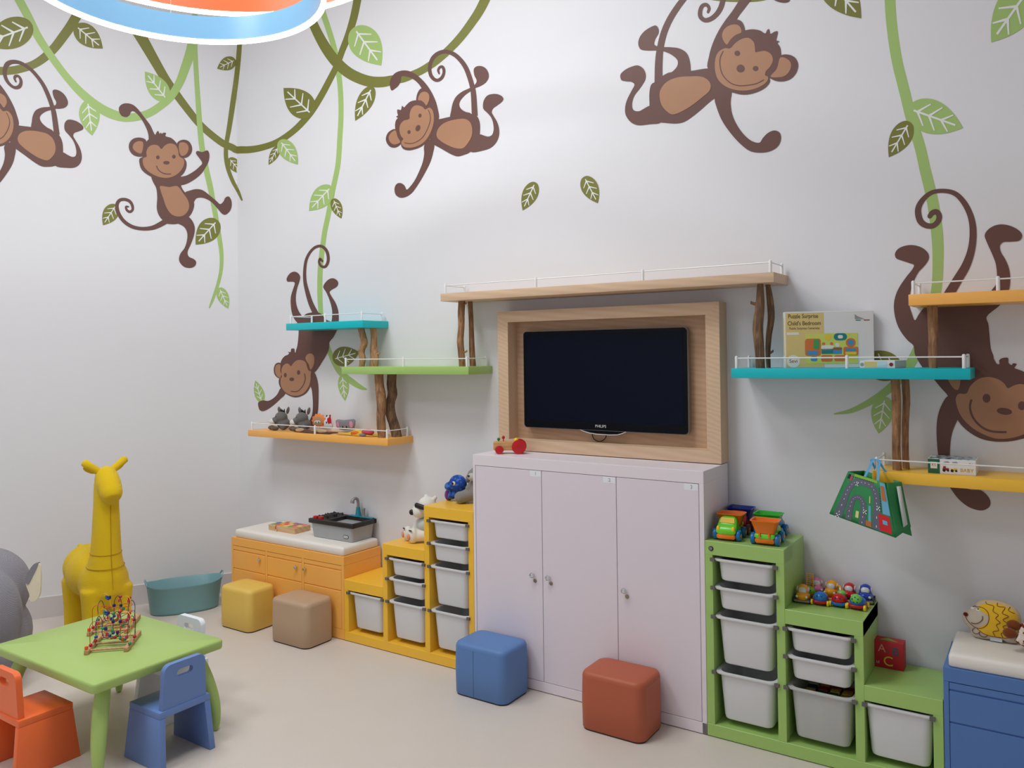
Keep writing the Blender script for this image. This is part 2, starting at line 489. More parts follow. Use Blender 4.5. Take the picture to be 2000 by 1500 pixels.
def monkey(name, label, wall, body, tan_parts, eyes, nose, mouth, tail, xf, offs=0.0022, uvmap=None, eyename='eye'):
    """body: list of outlines; all in crop coordinates, xf -> photo pixels"""
    uvf = uvmap or (lambda x, y: WALL[wall][0](*xf(x, y)))
    put = WALL[wall][1]
    c = uvf(*body[0][0]); t = thing(name, label, 'wall sticker', put(c[0], c[1], 0.0), group='monkey wall stickers')
    mb = MB()
    for k, poly in enumerate(body):
        flat_poly(mb, [uvf(*p) for p in crom(poly, True, 4)] if False else [uvf(p[0], p[1]) for p in crom(poly, True, 4)], wall, offs+0.00012*k)
    if tail:
        L, R, S = stroke_pts(tail[0], tail[1], 6)
        t_ = (S[-1]-S[-2])[:2]; t_ /= np.linalg.norm(t_); e = S[-1][:2]; r = tail[1][-1]/2; nn = np.array([-t_[1], t_[0]])
        for k in (0.35, 0.7, 0.95):
            a = k*pi/2; L.append(e+t_*r*sin(a)+nn*r*cos(a)); R.append(e+t_*r*sin(a)-nn*r*cos(a))
        n = len(L); o_ = offs-0.0002
        V = lambda p: put(*uvf(p[0], p[1]), o_)
        mb.add([V(p) for p in L]+[V(p) for p in R], [(i, i+1, n+i+1, n+i) for i in range(n-1)])
    mb.build('body', M_brown, t, smooth=None)
    o1 = offs+0.0016
    for nm, poly in tan_parts:
        q = MB(); flat_poly(q, [uvf(p[0], p[1]) for p in crom(poly, True, 4)], wall, o1); q.build(nm, M_tan, t, smooth=None)
    o3 = o1+0.0008
    def oval(nm, c, rx, ry, rot=0):
        q = MB(); flat_poly(q, [uvf(*p) for p in ring_uv(c, rx, ry, rot)], wall, o3); q.build(nm, M_brown, t, smooth=None)
    for e in eyes: oval('eye', *e)
    oval('nose', *nose)
    q = MB(); L, R, S = stroke_pts(mouth[0], [mouth[1]]*len(mouth[0]), 5); n = len(L)
    V = lambda p: put(*uvf(p[0], p[1]), o3)
    q.add([V(p) for p in L]+[V(p) for p in R], [(i, i+1, n+i+1, n+i) for i in range(n-1)])
    q.build('mouth', M_brown, t, smooth=None)
    return t

# --- monkey swinging by one arm from the olive vine (back wall)
H = dict(
 body=[
  [(122,420),(105,370),(115,310),(150,260),(205,235),(265,232),(320,250),(380,290),(440,350),(490,420),(530,500),(555,580),(567,690),(520,720),(470,600),(405,400),(370,350),(320,310),(265,288),(215,287),(208,330),(185,375),(150,405)],
  [(500,700),(567,692),(680,668),(800,650),(905,645),(940,680),(957,740),(955,835),(950,900),(870,998),(800,1030),(745,1042),(690,1025),(600,975),(527,935),(500,920),(470,800)],
  [(900,215),(925,193),(970,190),(1010,210),(1037,255),(1038,300),(1010,345),(960,378),(910,398),(862,430),(820,460),(775,510),(760,550),(775,590),(820,622),(870,637),(870,690),(680,690),(685,610),(700,540),(730,480),(790,430),(850,402),(895,375),(920,350),(925,320),(905,280)],
  [(955,835),(1000,848),(1040,855),(1070,840),(1085,800),(1083,740),(1065,680),(1030,635),(990,595),(985,560),(995,510),(1025,470),(1065,455),(1120,455),(1165,475),(1178,500),(1165,525),(1120,560),(1080,590),(1068,625),(1085,660),(1120,720),(1138,790),(1135,850),(1110,910),(1060,960),(980,988),(870,998),(880,900)],
  [(432,935),(430,1020),(415,1100),(380,1190),(340,1270),(300,1325),(265,1357),(245,1320),(215,1297),(180,1297),(155,1325),(150,1370),(165,1410),(205,1432),(255,1425),(310,1390),(370,1310),(430,1210),(490,1090),(515,1000),(525,935),(500,880)],
  [(370,512),(420,525),(455,560),(500,590),(528,640),(533,720),(515,800),(475,885),(410,945),(350,972),(280,985),(230,970),(212,940),(215,915),(180,860),(160,800),(155,740),(165,700),(180,680),(165,668),(182,655),(176,630),(178,600),(195,602),(210,605),(222,565),(240,580),(260,560),(300,525)],
  [(155,785),(120,795),(85,825),(68,875),(80,920),(115,955),(160,958),(205,930),(225,900),(190,830)],
  [(405,400),(375,430),(358,480),(360,530),(450,575),(490,500),(480,440)],
 ],
 tan_parts=[('belly', [(548,830),(565,780),(610,735),(680,705),(760,690),(820,690),(865,720),(885,780),(880,850),(850,910),(800,965),(740,968),(670,945),(590,900),(555,865)]),
  ('face', [(290,690),(240,705),(205,745),(198,800),(212,850),(235,880),(218,900),(217,925),(235,950),(280,962),(340,955),(400,930),(455,880),(500,800),(522,710),(520,640),(505,600),(480,583),(440,600),(420,580),(380,562),(340,565),(310,595),(295,640)]),
  ('inner_ear', [(160,798),(125,815),(97,855),(105,900),(140,930),(180,925),(205,908),(180,860)]),
  ('inner_ear', [(375,512),(380,475),(405,440),(440,432),(470,450),(480,490),(470,530),(450,562),(430,535),(400,515)])],
 eyes=[((392,658), 15, 19, 0.2), ((288,814), 15, 18, 0.2)], nose=((373,777), 22, 31, 0.4),
 mouth=([(470,603),(488,650),(490,700),(465,780),(420,860),(370,900),(310,922),(245,915)], 7),
 tail=([(908,660),(893,430),(880,370),(860,300),(820,200),(770,130),(710,78),(630,52),(560,70),(510,115),(485,180),(482,235),(497,285),(530,318),(560,323),(595,300),(615,255),(613,215),(597,195),(575,203),(562,230),(570,258)],
       [56,50,46,46,44,42,40,36,36,36,34,34,34,32,30,30,28,28,26,24,22,18]))
xf3 = lambda x, y: (740+x/4.838, 90+y/4.838)
monkey('monkey_sticker', 'brown monkey sticker swinging by one arm from the olive vine loop', 'B', xf=xf3, **H)

# --- same design on the left wall, carried over in wall coordinates
pairs = [((900,215),(425,715)),((1038,300),(545,810)),((1090,455),(575,938)),((1178,500),(655,1000)),((630,35),(120,470)),((550,340),(145,698)),((465,220),(33,580)),((745,1042),(330,1297)),((1138,800),(628,1215)),((570,690),(130,975))]
A_, b_u, b_z = [], [], []
for (x, y), (X, Y) in pairs:
    u, z = uv_back(*xf3(x, y)); U, Z = uv_left(X/4, Y/4)
    A_.append((u, z, 1)); b_u.append(U); b_z.append(Z)
cu = np.linalg.lstsq(np.array(A_), np.array(b_u), rcond=None)[0]; cz = np.linalg.lstsq(np.array(A_), np.array(b_z), rcond=None)[0]
def uv1(x, y):
    u, z = uv_back(*xf3(x, y)); q = np.array((u, z, 1)); return float(cu@q), float(cz@q)
monkey('monkey_sticker', 'brown monkey sticker partly out of view on the left wall, tail over the olive vine', 'L', xf=None, uvmap=uv1, **H)

# --- big monkey high on the back wall, mirrored
H4 = dict(
 body=[
  [(930,535),(940,440),(965,350),(1010,250),(1060,170),(1120,90),(1180,0),(1240,-70),(1330,-120),(1430,-120),(1530,-90),(1575,-30),(1567,10),(1540,22),(1500,20),(1455,5),(1420,-20),(1370,-50),(1310,-40),(1270,0),(1215,70),(1155,155),(1100,350),(1000,560)],
  [(795,555),(930,535),(1010,540),(1080,700),(1000,770),(985,768),(850,880),(750,950),(690,965),(600,960),(560,955),(470,900),(475,828),(475,720),(490,660),(520,640),(620,570)],
  [(545,225),(525,200),(490,210),(430,250),(395,300),(388,350),(405,385),(450,395),(530,395),(580,400),(650,430),(695,475),(690,520),(640,570),(570,600),(570,650),(800,650),(797,555),(790,480),(765,415),(710,380),(640,370),(575,368),(530,360),(512,345),(520,305),(545,260)],
  [(475,828),(440,845),(390,870),(350,860),(338,820),(355,750),(400,690),(440,625),(445,580),(425,535),(385,512),(340,520),(280,550),(248,585),(255,625),(290,635),(335,640),(358,660),(335,710),(300,780),(285,840),(290,900),(330,955),(385,978),(480,970),(565,955),(560,850)],
  [(985,768),(1000,840),(1040,940),(1100,1030),(1180,1120),(1260,1180),(1340,1193),(1420,1180),(1480,1140),(1502,1080),(1490,1035),(1450,1020),(1400,1040),(1360,1080),(1335,1115),(1280,1105),(1220,1060),(1160,980),(1120,890),(1108,800),(1112,700),(1040,660)],
  [(1110,300),(1150,260),(1215,240),(1280,230),(1340,240),(1380,262),(1395,235),(1408,228),(1420,265),(1450,250),(1475,245),(1470,290),(1465,315),(1490,325),(1475,335),(1495,370),(1503,440),(1495,500),(1450,580),(1415,600),(1415,640),(1380,685),(1300,725),(1215,740),(1130,725),(1050,690),(1000,630),(978,560),(983,480),(1010,400),(1050,360)],
  [(1500,435),(1560,428),(1610,450),(1635,500),(1625,560),(1580,615),(1510,637),(1440,625),(1400,590),(1450,520)],
  [(1155,155),(1190,165),(1210,195),(1217,250),(1100,370),(1030,330),(1060,210)],
 ],
 tan_parts=[('belly', [(555,730),(575,680),(620,635),(700,605),(800,598),(880,600),(930,625),(955,665),(945,710),(890,760),(800,830),(700,885),(650,895),(610,870),(570,820)]),
  ('face', [(1105,380),(1070,378),(1030,395),(1000,430),(987,490),(990,560),(1010,620),(1060,670),(1130,700),(1210,710),(1300,695),(1370,660),(1400,625),(1400,600),(1380,590),(1385,560),(1420,520),(1440,470),(1425,425),(1380,400),(1330,405),(1305,410),(1300,370),(1290,330),(1250,298),(1200,305),(1150,335)]),
  ('inner_ear', [(1080,350),(1050,310),(1043,270),(1065,225),(1110,197),(1160,195),(1185,215),(1193,255),(1150,275),(1110,310)]),
  ('inner_ear', [(1500,450),(1550,462),(1580,495),(1575,545),(1540,590),(1490,605),(1422,600),(1470,540)])],
 eyes=[((1162,418), 22, 21), ((1305,537), 22, 20)], nose=((1188,537), 32, 31),
 mouth=([(1053,400),(1030,450),(1028,520),(1050,590),(1110,650),(1170,670),(1240,668),(1310,655),(1370,625)], 8),
 tail=([(545,660),(548,480),(560,370),(590,250),(640,140),(720,20),(790,-60),(880,-120),(970,-130),(1030,-80),(1048,-20),(1035,50),(1000,110),(950,150),(905,158),(873,130),(872,80),(890,45),(920,38),(940,65),(932,95)],
       [62,58,52,50,48,46,44,42,40,40,40,40,38,36,34,34,32,30,28,24,20]))
monkey('monkey_sticker', 'large brown monkey sticker hanging high above the television', 'B', xf=lambda x, y: (1150+x/4, y/4), **H4)

# --- small monkey dancing on the left wall
D2 = lambda pts: [(x, y+1200) for x, y in pts]
H2 = dict(
 body=[
  [(990,915),(950,905),(930,870),(932,835),(960,812),(1000,808),(1040,820),(1080,855),(1130,920),(1175,980),(1205,1045),(1235,1090),(1200,1120),(1165,1100),(1160,1060),(1150,1020),(1110,940),(1060,880),(1035,868),(1020,880),(1015,895)],
  D2([(1180,150),(1190,210),(1220,270),(1228,340),(1225,430),(1240,480),(1270,520),(1300,545),(1390,548),(1470,500),(1505,450),(1515,380),(1450,310),(1415,250),(1430,190),(1300,150)]),
  [(1400,1390),(1460,1370),(1520,1335),(1560,1300),(1580,1275),(1560,1240),(1530,1195),(1540,1180),(1580,1188),(1620,1175),(1635,1200),(1630,1260),(1605,1310),(1570,1360),(1500,1415),(1430,1445),(1380,1440)],
  D2([(1445,305),(1480,290),(1530,278),(1580,285),(1630,320),(1690,370),(1720,395),(1745,375),(1760,345),(1785,335),(1805,360),(1810,410),(1795,450),(1760,478),(1735,470),(1700,430),(1640,370),(1580,345),(1535,350),(1515,380),(1500,440),(1440,400)]),
  D2([(1300,545),(1390,548),(1440,575),(1462,620),(1460,680),(1440,740),(1410,780),(1398,820),(1405,850),(1440,885),(1490,893),(1525,875),(1532,845),(1515,825),(1475,805),(1465,770),(1490,710),(1515,640),(1522,580),(1505,530),(1475,495),(1400,450)]),
  [(1160,1090),(1190,1070),(1215,1050),(1222,1035),(1235,1023),(1248,1046),(1255,1036),(1264,1046),(1275,1038),(1297,1040),(1292,1062),(1340,1080),(1380,1120),(1400,1170),(1410,1225),(1440,1240),(1457,1270),(1452,1320),(1420,1370),(1360,1392),(1280,1402),(1190,1385),(1110,1330),(1090,1280),(1090,1240),(1115,1225),(1110,1170),(1125,1130)],
  [(1140,1095),(1090,1075),(1040,1085),(1010,1120),(1010,1170),(1040,1210),(1090,1225),(1125,1215)],
  [(1385,1115),(1430,1092),(1475,1105),(1500,1150),(1495,1195),(1460,1230),(1410,1230),(1390,1180)],
 ],
 tan_parts=[('belly', D2([(1250,255),(1320,262),(1385,255),(1430,310),(1470,370),(1475,430),(1440,480),(1390,492),(1340,475),(1300,420),(1275,350),(1255,290)])),
  ('face', [(1260,1165),(1235,1138),(1195,1132),(1160,1150),(1143,1190),(1145,1225),(1120,1235),(1115,1265),(1130,1310),(1180,1355),(1250,1385),(1310,1390),(1370,1370),(1415,1330),(1438,1280),(1435,1245),(1400,1220),(1390,1170),(1365,1130),(1320,1122),(1285,1140)]),
  ('inner_ear', [(1115,1110),(1075,1105),(1045,1125),(1037,1155),(1060,1185),(1100,1200),(1112,1180)]),
  ('inner_ear', [(1400,1122),(1430,1112),(1460,1125),(1473,1155),(1465,1190),(1440,1215),(1412,1215)])],
 eyes=[((1233,1230), 14, 15), ((1358,1225), 14, 15)], nose=((1300,1272), 25, 14),
 mouth=([(1222,1295),(1235,1325),(1265,1350),(1300,1360),(1335,1360)], 8),
 tail=(D2([(1310,520),(1240,560),(1190,580),(1110,587),(1030,570),(960,520),(920,450),(915,395),(935,365),(975,358),(1015,375),(1035,410),(1035,440),(1015,455),(990,440),(985,415),(1003,415)]),
       [44,40,34,28,28,28,28,28,26,24,24,22,20,20,18,16,12]))
monkey('monkey_sticker', 'small brown monkey sticker dancing on the left wall, holding the light vine', 'L', xf=lambda x, y: (x/4, y/4), **H2)

# --- monkey climbing down head first behind the small shelves
U5 = lambda pts: [(x, y-1300) for x, y in pts]
H5 = dict(
 body=[
  U5([(550,1030),(560,1000),(590,965),(630,953),(665,970),(683,1005),(675,1050),(655,1110),(642,1180),(642,1250),(660,1320),(700,1385),(760,1430),(760,1490),(655,1450),(610,1380),(592,1290),(592,1200),(615,1120),(630,1070),(625,1055),(590,1050),(560,1050)]),
  U5([(908,1100),(925,1065),(960,1030),(1000,1017),(1040,1035),(1055,1065),(1040,1100),(990,1130),(970,1150),(990,1195),(1030,1260),(1055,1340),(1058,1450),(1040,1530),(980,1500),(993,1420),(995,1330),(970,1230),(935,1150),(915,1120)]),
  [(655,145),(700,100),(750,62),(830,50),(890,65),(930,115),(985,140),(1058,140),(1050,200),(1010,290),(970,340),(960,420),(900,530),(820,640),(760,660),(650,500),(640,440),(655,380),(665,300),(668,210)],
  [(495,790),(460,850),(420,890),(370,915),(320,910),(275,930),(278,980),(290,1005),(315,1015),(360,1000),(430,950),(490,895),(535,850),(540,800)],
  [(820,640),(845,690),(860,760),(863,850),(858,1000),(850,1050),(838,1090),(830,1150),(790,1170),(770,1130),(800,1050),(808,960),(805,880),(795,800),(780,760),(770,680)],
  [(500,520),(530,480),(570,460),(575,450),(565,437),(590,438),(597,407),(625,405),(632,440),(660,450),(720,440),(780,455),(830,520),(825,600),(805,640),(798,700),(788,760),(750,830),(700,865),(640,880),(580,865),(520,825),(480,760),(475,710),(485,690),(488,620),(490,560)],
  [(490,545),(450,548),(428,590),(432,650),(460,685),(500,695),(515,600)],
 ],
 tan_parts=[('face', [(595,575),(565,550),(530,560),(505,600),(502,650),(495,700),(495,760),(530,820),(590,858),(650,865),(710,845),(760,790),(785,720),(788,660),(790,625),(770,620),(755,590),(735,535),(690,515),(650,520),(615,550)]),
  ('inner_ear', [(490,560),(455,562),(440,600),(448,655),(475,685),(500,690),(503,660),(490,620)]),
  ('inner_ear', [(737,490),(760,458),(795,452),(818,475),(825,520),(810,580),(785,610),(770,560),(745,520)])],
 eyes=[((540,663), 14, 22), ((670,637), 16, 22)], nose=((603,704), 23, 18),
 mouth=([(728,648),(735,700),(710,770),(660,820),(595,822)], 9),
 tail=(U5([(845,1380),(790,1270),(755,1160),(730,1050),(728,930),(745,830),(790,750),(840,710),(890,705),(935,740),(957,810),(950,870),(925,905),(890,900),(868,860),(878,828),(900,850)]),
       [56,48,42,34,30,28,26,26,28,30,30,28,26,24,24,24,22]))
monkey('monkey_sticker', 'brown monkey sticker climbing down head first behind the small turquoise shelf', 'B', xf=lambda x, y: (450+x/5, 600+y/5), **H5)

# --- largest monkey, head down, behind the right-hand shelves
K6 = lambda pts: [(1700+x/4.1667, 340+y/4.1667) for x, y in pts]
L6 = lambda pts: [(1800+x/4.545, 680+y/4.545) for x, y in pts]
H6 = dict(
 body=[
  K6([(200,650),(225,610),(290,582),(360,580),(430,605),(472,650),(475,690),(445,740),(390,800),(350,880),(325,960),(315,1050),(335,1130),(362,1190),(395,1140),(450,1080),(640,1060),(720,1300),(640,1500),(375,1490),(350,1395),(300,1350),(230,1250),(195,1130),(195,1030),(225,940),(290,840),(345,770),(355,740),(320,725),(260,705),(210,685)]),
  K6([(930,500),(950,460),(1010,420),(1080,410),(1160,430),(1220,470),(1235,505),(1215,540),(1150,550),(1080,555),(1055,580),(1060,630),(1095,690),(1125,760),(1137,840),(1130,930),(1090,1030),(1040,1080),(945,1165),(960,1220),(968,1300),(980,1420),(1000,1510),(640,1520),(600,1080),(900,1050),(990,940),(1020,900),(1030,830),(1020,730),(990,650),(950,560)]),
  L6([(-45,60),(50,40),(600,20),(640,90),(670,140),(690,140),(690,108),(712,90),(768,88),(772,130),(800,150),(812,135),(845,142),(825,175),(860,190),(909,210),(990,260),(1060,330),(1100,450),(1090,600),(1040,700),(960,780),(850,815),(740,830),(620,825),(520,800),(430,750),(360,690),(320,635),(250,480),(235,425),(170,350),(110,278),(30,200)]),
  L6([(235,425),(180,500),(145,600),(133,720),(138,850),(148,950),(170,1080),(200,1150),(255,1240),(330,1340),(430,1415),(540,1440),(600,1410),(612,1365),(585,1310),(525,1262),(430,1255),(350,1215),(280,1120),(255,1000),(252,900),(265,780),(290,700),(320,635),(340,560),(300,430)]),
  L6([(1100,400),(1180,380),(1240,430),(1250,510),(1200,580),(1110,590),(1060,500)]),
 ],
 tan_parts=[('face', L6([(765,355),(740,320),(690,280),(620,258),(540,260),(480,290),(430,340),(405,395),(385,405),(330,405),(305,440),(310,500),(350,600),(430,690),(540,760),(650,800),(740,803),(850,785),(950,740),(1030,660),(1070,560),(1075,470),(1040,400),(960,340),(880,318),(820,330)])),
  ('inner_ear', L6([(240,290),(225,230),(260,185),(320,190),(352,240),(345,290),(335,345),(320,370),(290,360)])),
  ('inner_ear', L6([(1110,430),(1170,415),(1215,450),(1215,510),(1170,550),(1105,555)]))],
 eyes=[(L6([(577,444)])[0], 7.6, 8.6), (L6([(890,510)])[0], 7.6, 8.6)], nose=(L6([(735,560)])[0], 15, 6.6, 0.13),
 mouth=(L6([(443,455),(430,520),(450,600),(500,670),(570,720),(640,740),(755,745)]), 4.2),
 tail=(K6([(600,1040),(650,960),(710,860),(780,740),(825,600),(835,450),(815,340),(760,230),(690,160),(600,137),(500,150),(430,205),(392,270),(390,330),(412,390),(460,420),(510,420),(550,385),(560,340),(540,308),(505,315),(483,343)]),
       [x/4.1667 for x in [82,80,76,70,60,56,50,46,40,34,34,40,48,52,52,46,42,44,46,44,42,38]]))
monkey('monkey_sticker', 'largest dark brown monkey sticker, head down behind the right-hand shelves', 'B', xf=lambda x, y: (x, y), **H6)

# --- vines
def vine(label, strokes, material, off, group='vine wall stickers', conv=conv_auto):
    mb = MB()
    for k, (path, widths) in enumerate(strokes):
        stroke(mb, path, widths, conv, off+0.0001*k)
    o = mb.build('vine_sticker', material, None, smooth=None)
    tag(o, label, 'wall sticker', group); return o
q4 = lambda pts: [(x/4, y/4) for x, y in pts]
q4b = lambda pts: [(x/4, 300+y/4) for x, y in pts]
q3 = lambda pts: [(400+x/5, y/5) for x, y in pts]
q7 = lambda pts: [(700+x/5, y/5) for x, y in pts]
qD = lambda pts: [(450+x/5, 340+y/5) for x, y in pts]
qE = lambda pts: [(450+x/5, 600+y/5) for x, y in pts]
q6 = lambda pts: [(1600+x/5, y/5) for x, y in pts]
q63 = lambda pts: [(1600+x/5, 300+y/5) for x, y in pts]
S4 = lambda ws: [v/4 for v in ws]
S5 = lambda ws: [v/5 for v in ws]
vine('light green vine sticker drooping in a wide loop on the left wall',
     [(q4([(90,-120),(150,0),(220,130),(300,290),(400,440),(520,600),(640,730),(760,830),(860,885),(960,915),(1050,915),(1150,890),(1250,830),(1330,760),(1400,650),(1450,520),(1490,400),(1510,300),(1520,150)]),
       S4([66,66,64,62,56,56,64,72,74,70,64,62,60,62,66,72,78,80,80])),
      (q4([(1520,300),(1525,420),(1535,600),(1548,800),(1562,1000),(1582,1180),(1612,1330),(1640,1450)])+q4b([(1665,380),(1690,520),(1712,650),(1730,780),(1728,900),(1708,1000),(1680,1090),(1650,1170),(1634,1208)]),
       S4([40,38,38,40,42,44,44,44,40,38,36,32,28,26,24,18,8]))], M_leafg, 0.0014)
vine('olive vine sticker swooping across the cut end of the left wall',
     [(q4([(-500,420),(-250,520),(-80,550),(80,552),(170,535),(260,505),(340,455),(420,380),(490,290),(560,190),(620,80),(660,-60)]), S4([60,62,64,64,64,64,68,72,76,78,80,82]))], M_olive, 0.0009)
vine('olive vine sticker looping through the wall corner, below a crossing stem',
     [(q4([(960,60),(1050,200),(1120,320),(1200,460),(1300,630),(1380,740),(1470,860),(1560,970),(1660,1060),(1750,1125),(1815,1153)])+[(461,292.5)]+q3([(360,1463),(430,1462),(540,1445),(680,1400),(800,1330),(920,1230),(1040,1090),(1140,930),(1220,780),(1290,640),(1340,500),(1400,350),(1450,190),(1490,0),(1510,-150)]),
       S4([100,95,86,76,68,62,58,55,54,54,54])+[13.6]+S5([70,68,64,60,60,62,64,64,62,60,62,68,74,76,78]))], M_olive, 0.0008)
vine('thin olive vine sticker hanging straight down along the wall corner',
     [(q4([(1880,60),(1875,250),(1868,400),(1848,600),(1820,800),(1790,1000),(1768,1130),(1766,1230),(1782,1320),(1820,1420)])+q4b([(1858,290),(1890,362)]),
       S4([36,36,38,40,42,38,34,34,32,30,26,14]))], M_olive, 0.0012)
vine('broad olive vine sticker from which the swinging monkey hangs',
     [(q3([(930,-120),(960,-20),(1000,90),(1045,200),(1110,340),(1190,480),(1280,600),(1390,700),(1500,760),(1620,797),(1740,800)])+q7([(340,780),(450,762),(530,730),(620,688),(720,625),(820,545),(920,450),(1010,350),(1100,230),(1180,110),(1245,-20),(1290,-150)]),
       S5([84,84,86,88,94,102,106,106,106,106,102,90,80,74,72,74,76,78,80,84,90,95,96]))], M_olive, 0.0011)
vine('long light green vine sticker running down behind the small shelves',
     [(q3([(1070,-150),(1110,-30),(1150,110),(1200,260),(1250,420),(1285,560),(1305,700),(1322,850),(1330,1000),(1330,1150),(1322,1300)])+qD([(1052,-100),(1030,20),(1002,150),(975,300),(950,430),(922,560),(905,680),(890,800),(880,900),(874,1050),(875,1200),(882,1330)])+qE([(890,120),(905,220),(930,310),(960,410),(990,490),(1030,570),(1080,640),(1130,685),(1180,722),(1240,763),(1290,790),(1328,802)]),
       S5([56,56,58,56,54,52,52,50,50,50,50,50,50,50,50,50,50,50,50,50,50,50,46,44,44,44,44,48,54,60,60,58,50,36,14]))], M_leafg, 0.0007)
vine('broad light green vine sticker on the right half of the back wall',
     [(q6([(685,-200),(690,-30),(700,150),(715,300),(740,480),(770,640),(810,800),(850,960),(890,1120),(940,1290),(988,1450)])+q63([(1040,180),(1080,340),(1110,480),(1135,640),(1150,760),(1160,920),(1160,1080),(1155,1220),(1140,1360)])+[(1822,600),(1810,640),(1795,678),(1775,715),(1755,742)]+[(1400+x/5, 560+y/5) for x, y in [(1680,1000),(1570,1080),(1450,1150),(1300,1215),(1150,1242)]],
       S5([105,105,105,105,105,105,106,106,108,108,108,110,112,114,116,116,112,108,104,102,102,102,102,98,92,82,74,62,44,14]))], M_leafg, 0.0007)
vine('olive vine sticker crossing above the large monkey',
     [([(1240,-150),(1310,-50),(1375,-14),(1435,-6),(1500,-11),(1570,-50),(1640,-150)], [20]*7)], M_olive, 0.0008)

# --- leaves: base (rounded) to tip (pointed), width in pixels
def leaf(base, tip, wpx, dark, label, off=0.0018):
    uvf, put = (WALL['L'] if (base[0]+tip[0])/2 < corner_x((base[1]+tip[1])/2) else WALL['B'])
    wall = 'L' if put is put_left else 'B'
    b, t = np.array(base, float), np.array(tip, float); d = t-b; n = np.array([-d[1], d[0]]); n /= np.linalg.norm(n)
    prof = [(0.0, 0.0), (0.02, 0.16), (0.08, 0.30), (0.18, 0.42), (0.32, 0.495), (0.45, 0.5), (0.6, 0.44), (0.75, 0.32), (0.88, 0.17), (1.0, 0.0)]
    out = [b+d*s+n*wpx*h for s, h in prof]+[b+d*s-n*wpx*h for s, h in reversed(prof[1:-1])]
    # keep the tip sharp: smooth the two flanks separately
    A = crom([b+d*s+n*wpx*h for s, h in prof], False, 3); B = crom([b+d*s-n*wpx*h for s, h in prof], False, 3)
    pts = list(A)+list(reversed(B))[1:-1]
    c = uvf(*base)
    th = thing('leaf_sticker', label, 'wall sticker', put(c[0], c[1], 0.0), group='leaf wall stickers')
    mb = MB(); flat_poly(mb, [uvf(p[0], p[1]) for p in pts], wall, off)
    mb.build('blade', M_olive if dark else M_leafg, th, smooth=None)
    vb = MB(); L_ = np.linalg.norm(d); wv = max(1.1, L_*0.032)
    def vs(p, q, w0, w1):
        e = (q-p)/np.linalg.norm(q-p); m_ = np.array([-e[1], e[0]])
        quad = [p+m_*w0/2, p-m_*w0/2, q-m_*w1/2, q+m_*w1/2]
        o_ = off+0.0009+0.00008*(len(vb.v)//4)
        vb.add([put(*uvf(x[0], x[1]), o_) for x in quad], [(0, 1, 2, 3)])
    vs(b+d*0.1, b+d*0.86, wv*1.1, wv)
    for s, lv in ((0.17, 0.34), (0.38, 0.36), (0.6, 0.26)):
        for sg in (1, -1):
            p = b+d*s; q = p+d*0.17+n*sg*wpx*lv
            vs(p, q, wv*1.25, wv*0.7)
    vb.build('vein', M_vein, th, smooth=None)
    return th
LEAVES = [
 ((64,50),(-34,86),60,1,'large olive leaf sticker beside the light vine at the cut end of the left wall'),
 ((147,50),(201,95),40,1,'olive leaf sticker pointing down where the left olive vine rises'),
 ((327,196),(283,140),38,0,'light green leaf sticker pointing up inside the loop of the light vine'),
 ((171,196),(180,265),40,0,'light green leaf sticker hanging from the light vine loop'),
 ((460,117),(424,134),26,1,'small olive leaf sticker high beside the wall corner'),
 ((447,309),(473,340),22,1,'small olive leaf sticker on the thin vine at the wall corner'),
 ((227,400),(201,440),30,1,'olive leaf sticker touching the dancing monkey tail curl'),
 ((425,430),(382,478),42,1,'olive leaf sticker beside the dancing monkey leg'),
 ((428,562),(446,603),22,0,'small light leaf sticker at the end of the left wall vine'),
 ((589,17),(540,73),36,1,'olive leaf sticker partly behind the blue ring lamp'),
 ((691,54),(745,128),60,0,'large light leaf sticker above the broad olive vine'),
 ((611,225),(554,172),52,1,'wide olive leaf sticker on the corner vine'),
 ((728,169),(694,236),31,1,'narrow olive leaf sticker hanging from the broad olive vine'),
 ((545,285),(525,322),17,1,'small olive leaf sticker tucked behind a light leaf'),
 ((547,274),(582,321),32,0,'light leaf sticker hanging below the corner vine'),
 ((648,364),(604,412),38,0,'light leaf sticker on the long vine above the small turquoise shelf'),
 ((651,388),(667,427),21,1,'small olive leaf sticker on the long vine above the small turquoise shelf'),
 ((1046,356),(1021,411),30,1,'lone olive leaf sticker above the television pointing left'),
 ((1141,345),(1168,397),33,1,'lone olive leaf sticker above the television pointing right'),
 ((512,786),(499,743),19,0,'light leaf sticker held by the climbing monkey'),
 ((650,702),(702,688),38,1,'dark olive leaf sticker behind the green shelf post'),
 ((669,732),(674,783),21,0,'light leaf sticker below the green shelf'),
 ((1608,-50),(1682,36),64,1,'olive leaf sticker cut by the top edge near the large monkey'),
 ((2016,-30),(1936,83),74,0,'light leaf sticker high at the right end of the back wall'),
 ((1774,212),(1881,250),66,0,'large light leaf sticker on the broad right-hand vine'),
 ((1777,238),(1736,307),41,1,'olive leaf sticker on the broad right-hand vine'),
 ((1762,724),(1668,700),58,1,'olive leaf sticker behind the long turquoise shelf'),
 ((1729,775),(1716,847),44,0,'light leaf sticker hanging below the long turquoise shelf'),
 ((955,-34),(1040,-14),42,1,'olive leaf sticker above the swinging monkey vine, cut by the top edge'),
]
for k, (b_, t_, w_, dk, lb) in enumerate(LEAVES):
    leaf(b_, t_, w_, dk, lb, off=0.0018 if not (k == 14) else 0.0032)
